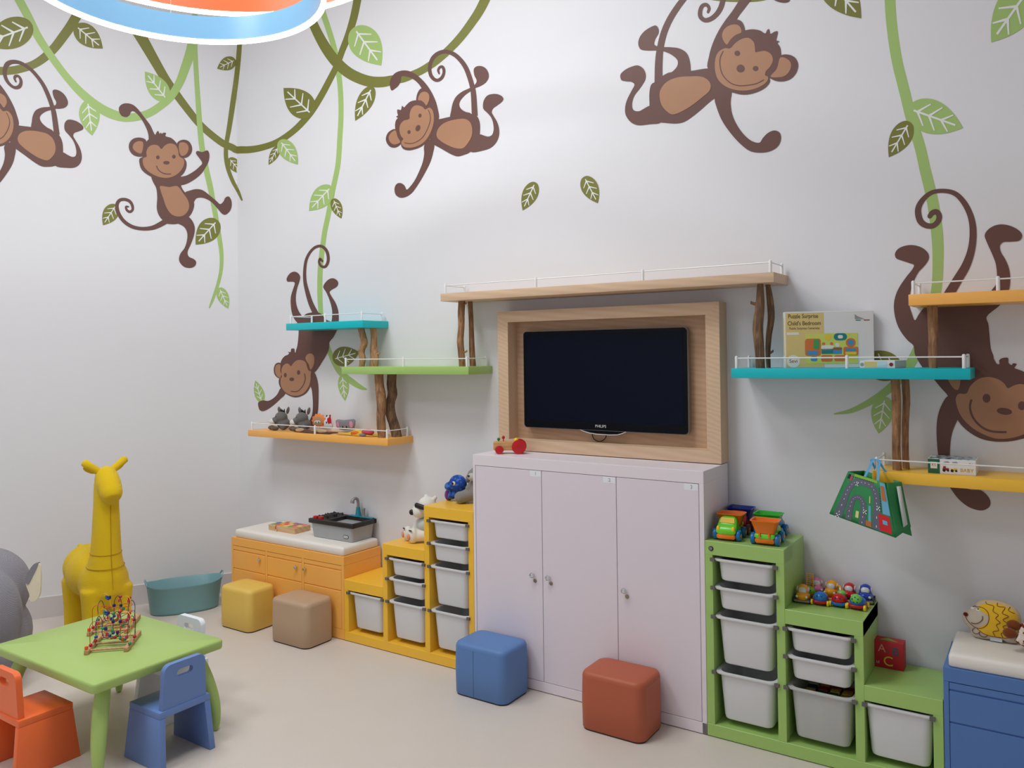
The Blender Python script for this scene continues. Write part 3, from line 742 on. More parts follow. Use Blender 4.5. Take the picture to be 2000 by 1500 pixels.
# ------------------------------------------------------------------ shelves, rails, branches
M_turq = mat('lacquer_turquoise', rgb(0, 190, 200), rough=0.35, var=0.02)
M_lime = mat('lacquer_lime', rgb(166, 203, 112), rough=0.35, var=0.02)
M_orng = mat('lacquer_orange', rgb(254, 184, 90), rough=0.35, var=0.02)
M_yell = mat('lacquer_yellow', rgb(252, 196, 60), rough=0.35, var=0.02)
M_blue = mat('lacquer_blue', rgb(84, 124, 186), rough=0.35, var=0.02)
M_rail = mat('white_rail', rgb(238, 238, 238), rough=0.3, var=0.01)
OAK1, OAK2 = rgb(224, 194, 164), rgb(210, 176, 143)
M_oakx = wood('oak_along', OAK1, OAK2, axis=0, scale=16, dist=4)
M_oakz = wood('oak_across', OAK1, OAK2, axis=0, scale=26, dist=6, stretch=0.35)
M_oakb = wood('oak_back', rgb(206, 172, 142), rgb(192, 154, 122), axis=0, scale=20, dist=6)
SY = -0.2486
def shelf(name, x0, x1, z0, z1, material, label, fronts, left=True, right=True, rail_h=0.06):
    t = thing(name, label, 'shelf', ((x0+x1)/2, SY/2, z0), group='wall shelves with white rails')
    MB().bbox(x0, x1, SY, 0, z0, z1, 0.002, 2).build('board', material, t)
    zt = z1+rail_h; yf = SY+0.022; yb = -0.03
    def post(x, y):
        MB().lathe([(0.0075, z1), (0.0075, zt-0.005), (0.006, zt-0.001), (0.003, zt+0.001)], (x, y, 0), 12).build('rail_post', M_rail, t)
    xs = list(fronts)
    for x in xs: post(x, yf)
    zr = zt-0.011
    MB().cyl((xs[0], yf, zr), (xs[-1], yf, zr), 0.0032, 8).build('rail_bar', M_rail, t)
    for on, x in ((left, xs[0]), (right, xs[-1])):
        if on:
            post(x, yb)
            MB().cyl((x, yf, zr), (x, yb, zr), 0.0032, 8).build('rail_bar', M_rail, t)
    return t
shelf('wall_shelf', -0.4214, 1.6085, 2.1806, 2.229, M_oakx, 'long natural oak shelf above the television frame', (-0.40, 0.259, 0.922, 1.587))
shelf('wall_shelf', -1.83, -1.08, 2.038, 2.086, M_turq, 'short turquoise shelf crossing the climbing monkey sticker', (-1.805, -1.457, -1.11))
shelf('wall_shelf', -1.28, -0.212, 1.73, 1.779, M_lime, 'lime green shelf left of the television frame', (-1.262, -0.747, -0.24))
shelf('wall_shelf', -2.2592, -0.8693, 1.2662, 1.3117, M_orng, 'low orange shelf holding donkeys and hand puppets', (-2.238, -1.568, -0.895))
shelf('wall_shelf', 1.3952, 2.4174, 1.7223, 1.7695, M_turq, 'turquoise shelf holding the wooden puzzle boxes', (1.415, 1.926, 2.393))
shelf('wall_shelf', 2.187, 3.3, 2.043, 2.092, M_orng, 'upper orange shelf across the largest monkey sticker', (2.204, 2.522, 2.9, 3.27), right=True)
shelf('wall_shelf', 2.028, 3.3, 1.264, 1.313, M_yell, 'yellow shelf with the toy bag hanging from its rail end', (2.044, 2.66, 3.27), right=True)

def branch_mat(name, c1, c2):
    if name in MATS: return MATS[name]
    m, nt, b = new_mat(name)
    N, L = nt.nodes, nt.links
    tc = N.new('ShaderNodeTexCoord'); mp = N.new('ShaderNodeMapping'); mp.inputs['Scale'].default_value = (1, 1, 0.12)
    L.new(tc.outputs['Object'], mp.inputs['Vector'])
    n1 = N.new('ShaderNodeTexNoise'); n1.inputs['Scale'].default_value = 70; n1.inputs['Detail'].default_value = 5; n1.inputs['Distortion'].default_value = 1.2
    L.new(mp.outputs[0], n1.inputs['Vector'])
    n2 = N.new('ShaderNodeTexNoise'); n2.inputs['Scale'].default_value = 14; n2.inputs['Detail'].default_value = 2
    L.new(tc.outputs['Object'], n2.inputs['Vector'])
    ad = N.new('ShaderNodeMath'); ad.operation = 'MULTIPLY_ADD'; ad.inputs[1].default_value = 0.7
    L.new(n1.outputs['Fac'], ad.inputs[0])
    s2 = N.new('ShaderNodeMath'); s2.operation = 'MULTIPLY'; s2.inputs[1].default_value = 0.3
    L.new(n2.outputs['Fac'], s2.inputs[0]); L.new(s2.outputs[0], ad.inputs[2])
    r = N.new('ShaderNodeValToRGB')
    r.color_ramp.elements[0].position = 0.34; r.color_ramp.elements[0].color = c1
    r.color_ramp.elements[1].position = 0.62; r.color_ramp.elements[1].color = c2
    L.new(ad.outputs[0], r.inputs[0]); L.new(r.outputs[0], b.inputs['Base Color'])
    b.inputs['Roughness'].default_value = 0.8
    bp = N.new('ShaderNodeBump'); bp.inputs['Strength'].default_value = 0.8; bp.inputs['Distance'].default_value = 0.004
    L.new(ad.outputs[0], bp.inputs['Height']); L.new(bp.outputs['Normal'], b.inputs['Normal'])
    return m
M_br1 = branch_mat('driftwood_light', rgb(128, 88, 56), rgb(194, 150, 110))
M_br2 = branch_mat('driftwood_mid', rgb(104, 70, 44), rgb(176, 130, 90))
M_br3 = branch_mat('driftwood_dark', rgb(70, 50, 36), rgb(142, 108, 78))
def branch(label, path, widths, y, ztop, zbot, material, knots=(), group='driftwood shelf posts'):
    """path: measured centre line (top to bottom), widths in pixels"""
    P, Rr = [], []
    S = crom([(p[0], p[1], w_) for p, w_ in zip(path, widths)], False, 6)
    n = len(S)
    for i, s in enumerate(S):
        c = ay(s[0], s[1], y); e = ay(s[0]+s[2]/2, s[1], y); f_ = ay(s[0]-s[2]/2, s[1], y)
        z = ztop+(zbot-ztop)*i/(n-1)
        P.append((c[0], y+0.004*sin(i*0.25), z)); Rr.append(abs(e[0]-f_[0])/2*0.84)
    mb = MB()
    nn = 14; rings = []
    rnd = random.Random(label)
    ph = [rnd.uniform(0, 6.28) for _ in range(4)]
    for i, (p, r) in enumerate(zip(P, Rr)):
        ring = []
        for k in range(nn):
            a = 2*pi*k/nn
            rr = r*(1+0.08*sin(2*a+ph[0]+i*0.03)+0.05*sin(3*a+ph[1]-i*0.04)+0.03*sin(5*a+ph[2])+0.02*rnd.uniform(-1, 1))
            if 0 < i < n-1: pass
            ring.append((p[0]+rr*cos(a), p[1]+rr*sin(a), p[2]))
        rings.append(ring)
    mb.loft(rings)
    c = P[-1]
    t = thing('driftwood_post', label, 'branch', (c[0], c[1], zbot), group=group)
    mb.build('stem', material, t, smooth=1.2)
    for kx, ky, kl in knots:
        q = ay(kx, ky, y)
        i = min(range(n), key=lambda i_: abs(P[i_][2]-q[2])); s0 = Vector(P[i]); q = Vector((q[0], P[i][1]-0.004, P[i][2]+0.012))
        mb2 = MB().tube([s0, s0.lerp(q, 0.6), q, q+Vector((0.002, -0.001, 0.008))], [0.012*kl, 0.011*kl, 0.009*kl, 0.005*kl], 8)
        mb2.build('knot', material, t, smooth=1.0)
    return t
e5 = lambda pts: [(450+x/5, 600+y/5) for x, y in pts]
w8 = lambda pts: [(840+x/5, 480+y/5) for x, y in pts]
t8 = lambda pts: [(1200+x/5, 480+y/5) for x, y in pts]
r8 = lambda pts: [(1600+x/5, 600+y/5) for x, y in pts]
p5 = lambda ws: [x/5 for x in ws]
branch('pale driftwood post between the turquoise and green shelves, beside the leaf sticker', e5([(1275,205),(1290,290),(1308,350),(1285,420),(1292,500),(1280,582)]), p5([58,62,66,60,58,52]), -0.15, 2.0381, 1.7789, M_br1)
branch('tan driftwood post with a side knot between the turquoise and green shelves', e5([(1395,205),(1402,300),(1400,400),(1415,490),(1405,580)]), p5([52,52,58,70,66]), -0.11, 2.0381, 1.7789, M_br1, [(450+1465/5, 600+470/5, 0.7)])
branch('brown driftwood post standing in front between the green and orange shelves', e5([(1450,662),(1452,740),(1468,830),(1480,900),(1470,1000),(1468,1100),(1480,1265)]), p5([76,76,86,84,78,80,74]), -0.19, 1.7301, 1.3116, M_br2)
branch('dark driftwood post bending behind its neighbour above the orange shelf', e5([(1580,662),(1570,750),(1582,850),(1560,950),(1570,1030),(1598,1150),(1622,1252)]), p5([78,78,80,82,84,86,84]), -0.11, 1.7301, 1.3116, M_br3)
branch('brown knotty driftwood post between the green shelf and the oak shelf', w8([(312,545),(302,700),(306,800),(300,950),(308,1080),(312,1168)]), p5([66,66,62,66,66,66]), -0.17, 2.1807, 1.7789, M_br2, [(840+356/5, 480+585/5, 0.55), (840+362/5, 480+1050/5, 0.6)])
branch('thin straight driftwood post between the green shelf and the oak shelf', w8([(390,548),(396,750),(405,950),(420,1165)]), p5([48,48,54,60]), -0.10, 2.1807, 1.7789, M_br2)
branch('thick grooved driftwood post under the right end of the oak shelf', t8([(1425,368),(1420,550),(1402,700),(1418,900),(1430,1188)]), p5([74,112,126,116,106]), -0.18, 2.1807, 1.7694, M_br3, [(1200+1335/5, 480+590/5, 0.7)])
branch('slim dark driftwood post behind the grooved one under the oak shelf', t8([(1498,384),(1518,550),(1530,700),(1512,900),(1500,1000),(1502,1172)]), p5([58,80,78,66,56,48]), -0.11, 2.1807, 1.7694, M_br3, [(1200+1548/5, 480+1060/5, 0.6)])
branch('tan driftwood post between the upper orange and turquoise shelves', r8([(1105,0),(1112,150),(1114,300),(1108,450),(1112,582)]), p5([118,120,110,104,108]), -0.16, 2.0431, 1.7694, M_br2)
branch('twisted brown driftwood post above the yellow shelf, nearer the toy bag', r8([(740,705),(750,900),(752,1100),(752,1300),(762,1490)]), p5([96,104,98,96,106]), -0.17, 1.7224, 1.3129, M_br2)
branch('smooth brown driftwood post above the yellow shelf, nearer the boxed puzzle', r8([(842,700),(852,900),(842,1100),(842,1300),(850,1470)]), p5([92,92,88,86,86]), -0.105, 1.7224, 1.3129, M_br2)

# ------------------------------------------------------------------ cabinet with three doors
M_cab = mat('cabinet_laminate', rgb(238, 228, 234), rough=0.5, var=0.01, scale=8)
M_cabd = mat('cabinet_door', rgb(232, 221, 229), rough=0.5, var=0.01, scale=8)
M_dark = mat('dark_gap', rgb(52, 42, 40), rough=0.8, var=0.01)
M_chrome = mat('chrome', rgb(220, 220, 222), rough=0.12, var=0.01, metal=1.0)
M_lock = mat('lock_metal', rgb(150, 138, 120), rough=0.3, var=0.02, metal=1.0)
M_paper = mat('label_paper', rgb(240, 242, 248), rough=0.6, var=0.01)
M_ink = mat('pale_ink', rgb(160, 162, 172), rough=0.7, var=0.01)
CX0, CX1, CY, CZ = -0.1003, 1.2902, -0.367, 1.273
cab = thing('storage_cabinet', 'tall pale grey cabinet with three numbered doors below the television', 'cabinet', ((CX0+CX1)/2, CY/2, 0))
mb = MB()
mb.box(CX0+0.006, CX1-0.006, -0.346, -0.018, 0.006, CZ-0.02)
mb.build('carcass', M_dark, cab, smooth=None)
MB().bbox(CX0, CX1, CY, -0.0155, 1.2115, CZ, 0.0012, 1).build('top_panel', M_cab, cab)
MB().bbox(CX0, CX1, CY, -0.345, 0.004, 0.057, 0.0012, 1).build('plinth', M_cab, cab)
MB().bbox(CX0, -0.0835, CY, -0.0155, 0.004, 1.2115, 0.0012, 1).build('side_panel', M_cab, cab)
MB().bbox(1.2665, CX1, CY, -0.0155, 0.004, 1.2115, 0.0012, 1).build('side_panel', M_cab, cab)
for k, (a, b, kx, num) in enumerate([(-0.081, 0.3655, 0.308, '1'), (0.3685, 0.8185, 0.410, '2'), (0.8215, 1.264, 0.864, '3')]):
    d = MB().bbox(a, b, -0.3665, -0.347, 0.0595, 1.209, 0.001, 1).build('door', M_cabd, cab)
    MB().lathe([(0.005, 0), (0.005, 0.008), (0.011, 0.012), (0.0145, 0.019), (0.0135, 0.025), (0.007, 0.029)], (kx, -0.3665, 0.636), 18, 'Y').build('knob', M_chrome, d)
    MB().lathe([(0.0105, 0), (0.0105, 0.003), (0.009, 0.005), (0.004, 0.005)], (kx+0.010, -0.3665, 0.603), 16, 'Y').build('lock', M_lock, d)
    l = MB().box(b-0.073, b-0.002, -0.3672, -0.3665, 1.176, 1.207).build('number_label', M_paper, d)
    text_obj('number', num, 0.026, M_ink, d, face_front(b-0.036, -0.3676, 1.1915))

# ------------------------------------------------------------------ television and its oak frame
fr = thing('oak_surround', 'box frame of pale oak boards around the wall television', 'surround', (0.6, -0.055, 1.2774))
FX0, FX1, FZ0, FZ1, FY = -0.0912, 1.2901, 1.2774, 2.1084, -0.1105
IX0, IX1, IZ0, IZ1 = -0.017, 1.216, 1.342, 2.043
def mitre(name, pts, m):
    """board with mitred ends: outline in x-z, extruded from the wall to the front"""
    mb = MB().prism([(x, -0.0005, z) for x, z in pts], (0, FY, 0)); return mb.build(name, m, fr, smooth=None)
g = 0.0004
mitre('frame_board', [(FX0, FZ1), (FX1, FZ1), (IX1+g, IZ1+g), (IX0-g, IZ1+g)], M_oakx)
mitre('frame_board', [(FX0, FZ0), (FX1, FZ0), (IX1+g, IZ0-g), (IX0-g, IZ0-g)], M_oakx)
mitre('frame_board', [(FX0, FZ0+g), (FX0, FZ1-g), (IX0, IZ1), (IX0, IZ0)], M_oakz)
mitre('frame_board', [(FX1, FZ0+g), (FX1, FZ1-g), (IX1, IZ1), (IX1, IZ0)], M_oakz)
MB().box(IX0, IX1, -0.012, -0.001, IZ0, IZ1).build('back_panel', M_oakb, fr, smooth=None)
M_screen = mat('tv_screen', rgb(6, 14, 32), rough=0.12, var=0.02, spec=0.12)
M_bezel = mat('tv_bezel', rgb(4, 7, 16), rough=0.15, var=0.02, spec=0.15)
M_tvrim = mat('tv_rim', rgb(130, 128, 126), rough=0.3, var=0.02)
M_silver = mat('tv_silver', rgb(226, 224, 222), rough=0.2, var=0.01, metal=0.3)
tv = thing('television', 'flat black television mounted inside the oak frame', 'television', (0.579, -0.06, 1.40))
def rr_prism(mb, x0, x1, z0, z1, r, y0, y1):
    P = [((x0+x1)/2+px, y0, (z0+z1)/2+pz) for px, pz in rrect(x1-x0, z1-z0, r, 5)]
    return mb.prism(P, (0, y1-y0, 0))
TX0, TX1, TZ0, TZ1 = 0.062, 1.0945, 1.4145, 1.983
rr_prism(MB(), TX0-0.003, TX1+0.003, TZ0-0.003, TZ1+0.003, 0.02, -0.03, -0.058).build('housing', M_tvrim, tv, smooth=0.6)
rr_prism(MB(), TX0, TX1, TZ0, TZ1, 0.02, -0.058, -0.0615).build('bezel', M_bezel, tv, smooth=0.6)
MB().box(TX0+0.022, TX1-0.022, -0.0622, -0.0615, TZ0+0.045, TZ1-0.022).build('screen', M_screen, tv, smooth=None)
MB().box(0.45, 0.7, -0.030, -0.0125, 1.6, 1.8).build('wall_bracket', M_bezel, tv, smooth=None)
P = [(0.43, -0.045, 1.4165), (0.46, -0.05, 1.404), (0.505, -0.052, 1.394), (0.55, -0.052, 1.390), (0.63, -0.052, 1.389), (0.68, -0.052, 1.392), (0.71, -0.05, 1.401), (0.735, -0.045, 1.413)]
lip = MB(); lip.loft([[(x, y-0.012, z+0.004), (x, y-0.012, z), (x, y+0.012, z), (x, y+0.012, z+0.004)] for x, y, z in P]); lip.build('silver_lip', M_silver, tv)
fl = MB().prism([(0.43, -0.053, 1.4166)]+[(x, -0.053, z+0.002) for x, y, z in P[1:-1]]+[(0.735, -0.053, 1.4145)], (0, 0.012, 0)); fl.build('sensor_panel', M_bezel, tv, smooth=None)
text_obj('brand_lettering', 'PHILIPS', 0.022, M_silver, tv, face_front(0.576, -0.0626, 1.437))
cab_p = [(0.502, -0.02, 1.415), (0.502, -0.025, 1.385), (0.515, -0.03, 1.360), (0.54, -0.032, 1.349), (0.565, -0.032, 1.351), (0.588, -0.03, 1.368), (0.594, -0.025, 1.395), (0.594, -0.02, 1.415)]
S = crom([(p[0], p[1], p[2]) for p in cab_p], False, 4)
MB().tube([tuple(s) for s in S], 0.0025, 8).build('cable', M_bezel, tv)

# ------------------------------------------------------------------ stepped storage units and their bins
M_bin = mat('bin_plastic', rgb(226, 226, 228), rough=0.38, var=0.01)
def frosted(name, col, trans):
    if name in MATS: return MATS[name]
    m, nt, b = new_mat(name)
    b.inputs['Base Color'].default_value = col; b.inputs['Roughness'].default_value = 0.42
    b.inputs['Transmission Weight'].default_value = trans; b.inputs['IOR'].default_value = 1.12
    b.inputs['Specular IOR Level'].default_value = 0.5
    return m
M_binf = frosted('bin_frosted', rgb(236, 236, 234), 0.45)
M_runner = mat('runner_grey', rgb(104, 98, 94), rough=0.5, var=0.02)
UY, UB = -0.367, -0.016
def unit(xs, hs, material, label, colour, runners):
    """xs: four upright positions, hs: three step heights"""
    t = thing('stepped_storage_unit', label, 'storage unit', ((xs[0]+xs[3])/2, (UY+UB)/2, 0), group='stepped storage units')
    th = 0.038
    MB().bbox(xs[0], xs[3], UY, UB, 0.004, 0.062, 0.0015, 1).build('base_board', material, t)
    e = 0.0006
    edges = []
    for k in range(4):
        if k == 0: a, b, h = xs[0], xs[0]+th, hs[0]
        elif k == 3: a, b, h = xs[3]-th, xs[3], hs[2]
        else: a, b = xs[k]-th/2, xs[k]+th/2; h = max(hs[k-1], hs[k])
        edges.append((a, b))
        MB().bbox(a, b, UY+e, UB, 0.0625, h-e if k in (0, 3) else h-e, 0.0012, 1).build('upright', material, t)
    for k in range(3):
        a, b = edges[k][1], edges[k+1][0]
        if k == 0: a = xs[0]
        if k == 2: b = xs[3]
        if k < 2 and hs[k] > hs[k+1]: b = xs[k+1]+th/2
        if k > 0 and hs[k] > hs[k-1]: a = xs[k]-th/2
        MB().bbox(a, b, UY, UB, hs[k]-0.066, hs[k]+0.0004, 0.0015, 1).build('top_board', material, t)
        MB().box(edges[k][1], edges[k+1][0], UB-0.008, UB-0.002, 0.063, hs[k]-0.067).build('back_panel', material, t, smooth=None)
        for z in runners[k]:
            for sgn, x in ((1, edges[k][1]), (-1, edges[k+1][0])):
                MB().box(x-sgn*0.009, x+sgn*0.012, UY-0.011, UY-0.0004, z-0.011, z+0.005).box(x+sgn*0.0005, x+sgn*0.010, UY-0.0004, UB-0.03, z-0.011, z-0.006).build('runner', M_runner, t, smooth=None)
    return t, edges
def make_bin(h, material, w=0.298, d=0.335):
    """open tapered bin, local origin at the bottom centre; rim at height h"""
    body, rim = MB(), MB()
    def ring(W, D, r, z): return [(x, y, z) for x, y in rrect(W, D, r, 5)]
    wt, dt = w-0.034, d-0.02
    tp = 0.030 if h > 0.15 else 0.016
    wb, db = wt-tp, dt-tp
    body.loft([ring(wb-0.03, db-0.03, 0.02, 0.0), ring(wb-0.008, db-0.008, 0.03, 0.006), ring(wb, db, 0.035, 0.018), ring(wt, dt, 0.04, h-0.008),
               ring(wt-0.005, dt-0.005, 0.038, h-0.006), ring(wb-0.006, db-0.006, 0.034, 0.02), ring(wb-0.03, db-0.03, 0.02, 0.004)])
    rim.loft([ring(wt-0.004, dt-0.004, 0.04, h-0.007), ring(wt+0.002, dt+0.002, 0.04, h-0.012), ring(w-0.006, d, 0.03, h-0.011), ring(w, d+0.004, 0.03, h-0.006), ring(w-0.003, d+0.002, 0.03, h),
              ring(wt-0.002, dt-0.002, 0.04, h), ring(wt-0.004, dt-0.004, 0.04, h-0.007)], False, False)
    t = thing('storage_bin', 'bin', 'bin')
    body.build('tub', material, t, local=True, smooth=0.7)
    rim.build('rim', material, t, local=True, smooth=0.7)
    return t
PROTO = {}
def place_bin(kind, x, z_rim, label, group, material=None):
    h = {'s': 0.108, 'd': 0.232}[kind]
    key = (kind, (material or M_bin).name)
    if key not in PROTO: PROTO[key] = make_bin(h, material or M_bin); o = PROTO[key]
    else: o = copy_tree(PROTO[key])
    o.location = (x, (UY+UB)/2-0.010, z_rim-h)
    o['label'] = label; o['category'] = 'bin'; o['group'] = group
    return o
RT, RMi, RL = [0.857, 0.722, 0.583, 0.319], [0.586, 0.460, 0.319], [0.319]
yx = [-1.156, -0.797, -0.455, -0.102]; gx = [1.2915, 1.649, 1.983, 2.306]
ut, ue = unit(yx, [0.397, 0.67, 0.94], M_yell, 'yellow stepped storage unit rising towards the cabinet, with white bins', 'yellow', [RL, RMi, RT])
gt, ge = unit(gx, [0.94, 0.67, 0.397], M_lime, 'lime green stepped storage unit descending from the cabinet, with white bins', 'green', [RT, RMi, RL])
NM = {'T': ['shallow top white bin in the tall {} column', 'second shallow white bin in the tall {} column', 'upper deep white bin in the tall {} column', 'lowest deep white bin in the tall {} column'],
      'M': ['shallow top white bin in the middle {} column', 'second shallow white bin in the middle {} column', 'deep white bin at the bottom of the middle {} column'],
      'L': ['single deep white bin in the low {} column']}
BINS = {}
for colr, ed, cols in (('yellow', ue, 'LMT'), ('green', ge, 'TML')):
    for k, c in enumerate(cols):
        zs = {'T': RT, 'M': RMi, 'L': RL}[c]; kinds = {'T': 'ssdd', 'M': 'ssd', 'L': 'd'}[c]
        for z, kd, lb in zip(zs, kinds, NM[c]):
            mt = M_binf if (colr == 'green' and c == 'M' and kd == 'd') else None
            BINS[(colr, c, zs.index(z))] = place_bin(kd, (ed[k][1]+ed[k+1][0])/2, z+0.002, lb.format(colr), 'white bins in the %s unit' % colr, mt)
# round black badge on the green unit
bd = MB().lathe([(0.012, 0), (0.012, 0.002), (0.010, 0.0032)], (1.323, UY, 0.905), 18, 'Y')
M_badge = mat('badge_black', rgb(38, 36, 44), rough=0.3, var=0.1, scale=200)
bd.build('badge', M_badge, gt)
MB().lathe([(0.0078, 0), (0.0078, 0.0006)], (1.3222, UY-0.0032, 0.9052), 14, 'Y').build('badge_disc', mat('badge_grey', rgb(128, 124, 142), rough=0.4), gt)

# ------------------------------------------------------------------ benches
M_cush = mat('cushion_vinyl', rgb(240, 234, 226), rough=0.45, var=0.015, scale=10, bump=0.1, bscale=300)
def bench(x0, x1, cols, material, dark, name, label, knobs, group='padded storage benches'):
    t = thing(name, label, 'bench', ((x0+x1)/2, (UY+UB)/2, 0), group=group)
    MB().box(x0+0.004, x1-0.004, UY+0.02, UB, 0.006, 0.52).build('carcass', dark, t, smooth=None)
    MB().bbox(x0, x1, UY, UB, 0.4825, 0.54, 0.0015, 1).build('top_board', material, t)
    MB().bbox(x0, x1, UY, UY+0.021, 0.004, 0.067, 0.0012, 1).build('plinth', material, t)
    MB().bbox(x0, cols[0][0]-0.0018, UY, UB, 0.0675, 0.482, 0.0012, 1).build('side_panel', material, t)
    MB().bbox(cols[-1][1]+0.0018, x1, UY, UB, 0.0675, 0.482, 0.0012, 1).build('side_panel', material, t)
    for a, b in zip(cols[:-1], cols[1:]):
        MB().bbox(a[1]+0.0018, b[0]-0.0018, UY, UY+0.021, 0.0675, 0.482, 0.0012, 1).build('divider', material, t)
    for (a, b), kx in zip(cols, knobs):
        yb, yf = UY+0.0195, UY+0.0008
        prof = [(yb, 0.0695), (yf, 0.0695)]
        for zg in (0.317, 0.4495):
            prof += [(yf, zg-0.0065), (yf+0.007, zg-0.002), (yf+0.007, zg+0.003), (yf, zg+0.0045)]
        prof += [(yf, 0.480), (yb, 0.480)]
        d = MB().prism([(a, y, z) for y, z in prof], (b-a, 0, 0)).build('door', material, t, smooth=None)
        if kx is not None:
            MB().lathe([(0.006, 0), (0.006, 0.006), (0.0125, 0.010), (0.0125, 0.020), (0.009, 0.023), (0.0, 0.023)], (kx, yf, 0.416), 16, 'Y').build('knob', M_chrome, d)
    return t
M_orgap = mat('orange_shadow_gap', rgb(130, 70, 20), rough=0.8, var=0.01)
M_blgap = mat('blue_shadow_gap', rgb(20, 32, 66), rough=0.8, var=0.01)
bench(-2.3045, -1.1574, [(-2.282, -1.933), (-1.909, -1.559), (-1.533, -1.182)], M_orng, M_orgap, 'storage_bench', 'orange storage bench with three grooved doors and a white cushion', (-1.986, -1.606, -1.518))
bench(2.308, 3.46, [(2.330, 2.68), (2.704, 3.054), (3.078, 3.438)], M_blue, M_blgap, 'storage_bench', 'blue storage bench with grooved doors beside the green unit', (2.62, 2.99, 3.12))
def cushion(x0, x1, label):
    mb = MB(); d = abs(UY)-0.02
    def ring(W, D, r, z): return [((x0+x1)/2+x, (UY+UB)/2+y, z) for x, y in rrect(W, D, r, 5)]
    W, D = x1-x0, 0.334
    mb.loft([ring(W-0.012, D-0.012, 0.012, 0.5405), ring(W, D, 0.014, 0.547), ring(W, D, 0.014, 0.583), ring(W-0.008, D-0.008, 0.013, 0.5925), ring(W-0.03, D-0.03, 0.01, 0.5975), ring(W-0.1, D-0.08, 0.01, 0.6)])
    o = mb.build('seat_cushion', M_cush, None, smooth=1.0); tag(o, label, 'cushion', 'white bench cushions')
cushion(-2.277, -1.170, 'flat white cushion on the orange bench')
cushion(2.327, 3.44, 'flat white cushion on the blue bench')

# ------------------------------------------------------------------ stools
def stool(x0, x1, y0, y1, h, col, label, seam_x=None):
    m = mat('stool_'+label.split()[0], col, rough=0.5, var=0.02, scale=12, bump=0.15, bscale=400)
    cx, cy = (x0+x1)/2, (y0+y1)/2; W, D = x1-x0, y1-y0
    t = thing('cube_stool', label, 'stool', (cx, cy, 0), group='padded cube stools')
    def ring(ins, r, z): return [(cx+x, cy+y, z) for x, y in rrect(W-2*ins, D-2*ins, r, 8)]
    MB().loft([ring(0.006, 0.045, 0.0), ring(0.006, 0.045, 0.007)]).build('foot_plate', M_dark, t, smooth=None)
    MB().loft([ring(0.004, 0.048, 0.0065), ring(0.0, 0.05, 0.012), ring(-0.002, 0.05, h*0.5), ring(0.0005, 0.05, h-0.03),
               ring(0.002, 0.05, h-0.018), ring(0.008, 0.046, h-0.007), ring(0.018, 0.04, h-0.002), ring(0.05, 0.02, h), ring(0.1, 0.01, h+0.0005)]).build('upholstery', m, t, smooth=1.0)
    sm = MB()
    pts = [(cx+x, cy+y, h-0.030) for x, y in rrect(W-0.001, D-0.001, 0.05, 8)]
    sm.tube(pts+[pts[0]], 0.0006, 6); sm.build('piping', m, t)
    if seam_x is not None:
        MB().tube([(seam_x, y0-0.0005, 0.012), (seam_x, y0-0.0018, h*0.5), (seam_x, y0-0.0005, h-0.03)], 0.0009, 6).build('seam', mat('seam_thread', rgb(50, 72, 110), rough=0.8), t)
    return t
stool(-2.105, -1.783, -0.625, -0.392, 0.283, rgb(232, 196, 96), 'yellow padded cube stool in front of the orange bench')
stool(-1.572, -1.226, -0.630, -0.384, 0.285, rgb(190, 160, 132), 'beige padded cube stool between the yellow stool and the yellow unit')
stool(-0.052, 0.292, -0.640, -0.384, 0.286, rgb(92, 130, 186), 'blue padded cube stool in front of the cabinet', seam_x=0.09)
stool(0.733, 1.075, -0.632, -0.384, 0.286, rgb(182, 92, 62), 'terracotta padded cube stool in front of the cabinet')

# ------------------------------------------------------------------ table and chairs
M_tabl = mat('table_green_plastic', rgb(170, 197, 110), rough=0.42, var=0.015, scale=10)
tx0, tx1, ty0, ty1, th_ = -1.668, -0.757, -2.243, -1.577, 0.447
tb = thing('play_table', 'light green plastic play table with splayed rounded legs', 'table', ((tx0+tx1)/2, (ty0+ty1)/2, 0))
cx, cy = (tx0+tx1)/2, (ty0+ty1)/2
def ring(ins, r, z): return [(cx+x, cy+y, z) for x, y in rrect(tx1-tx0-2*ins, ty1-ty0-2*ins, r, 6)]
MB().loft([ring(0.012, 0.015, th_-0.046), ring(0.004, 0.022, th_-0.044), ring(0.001, 0.025, th_-0.038), ring(0.0, 0.025, th_-0.012), ring(0.002, 0.025, th_-0.004), ring(0.008, 0.02, th_), ring(0.2, 0.01, th_+0.0002)]).build('table_top', M_tabl, tb, smooth=0.9)
for sx in (-1, 1):
    for sy in (-1, 1):
        ex, ey = cx+sx*(tx1-tx0)/2, cy+sy*(ty1-ty0)/2
        path = [(ex-sx*0.115, ey-sy*0.115, th_-0.047), (ex-sx*0.083, ey-sy*0.085, 0.33), (ex-sx*0.052, ey-sy*0.055, 0.22), (ex-sx*0.032, ey-sy*0.038, 0.12), (ex-sx*0.026, ey-sy*0.034, 0.05), (ex-sx*0.028, ey-sy*0.036, 0.012), (ex-sx*0.03, ey-sy*0.036, 0.001)]
        S = crom([(p[0], p[1], p[2], r) for p, r in zip(path, [0.030, 0.034, 0.034, 0.029, 0.021, 0.016, 0.010])], False, 5)
        MB().tube([tuple(s[:3]) for s in S], [s[3] for s in S], 18).build('leg', M_tabl, tb, smooth=1.0)

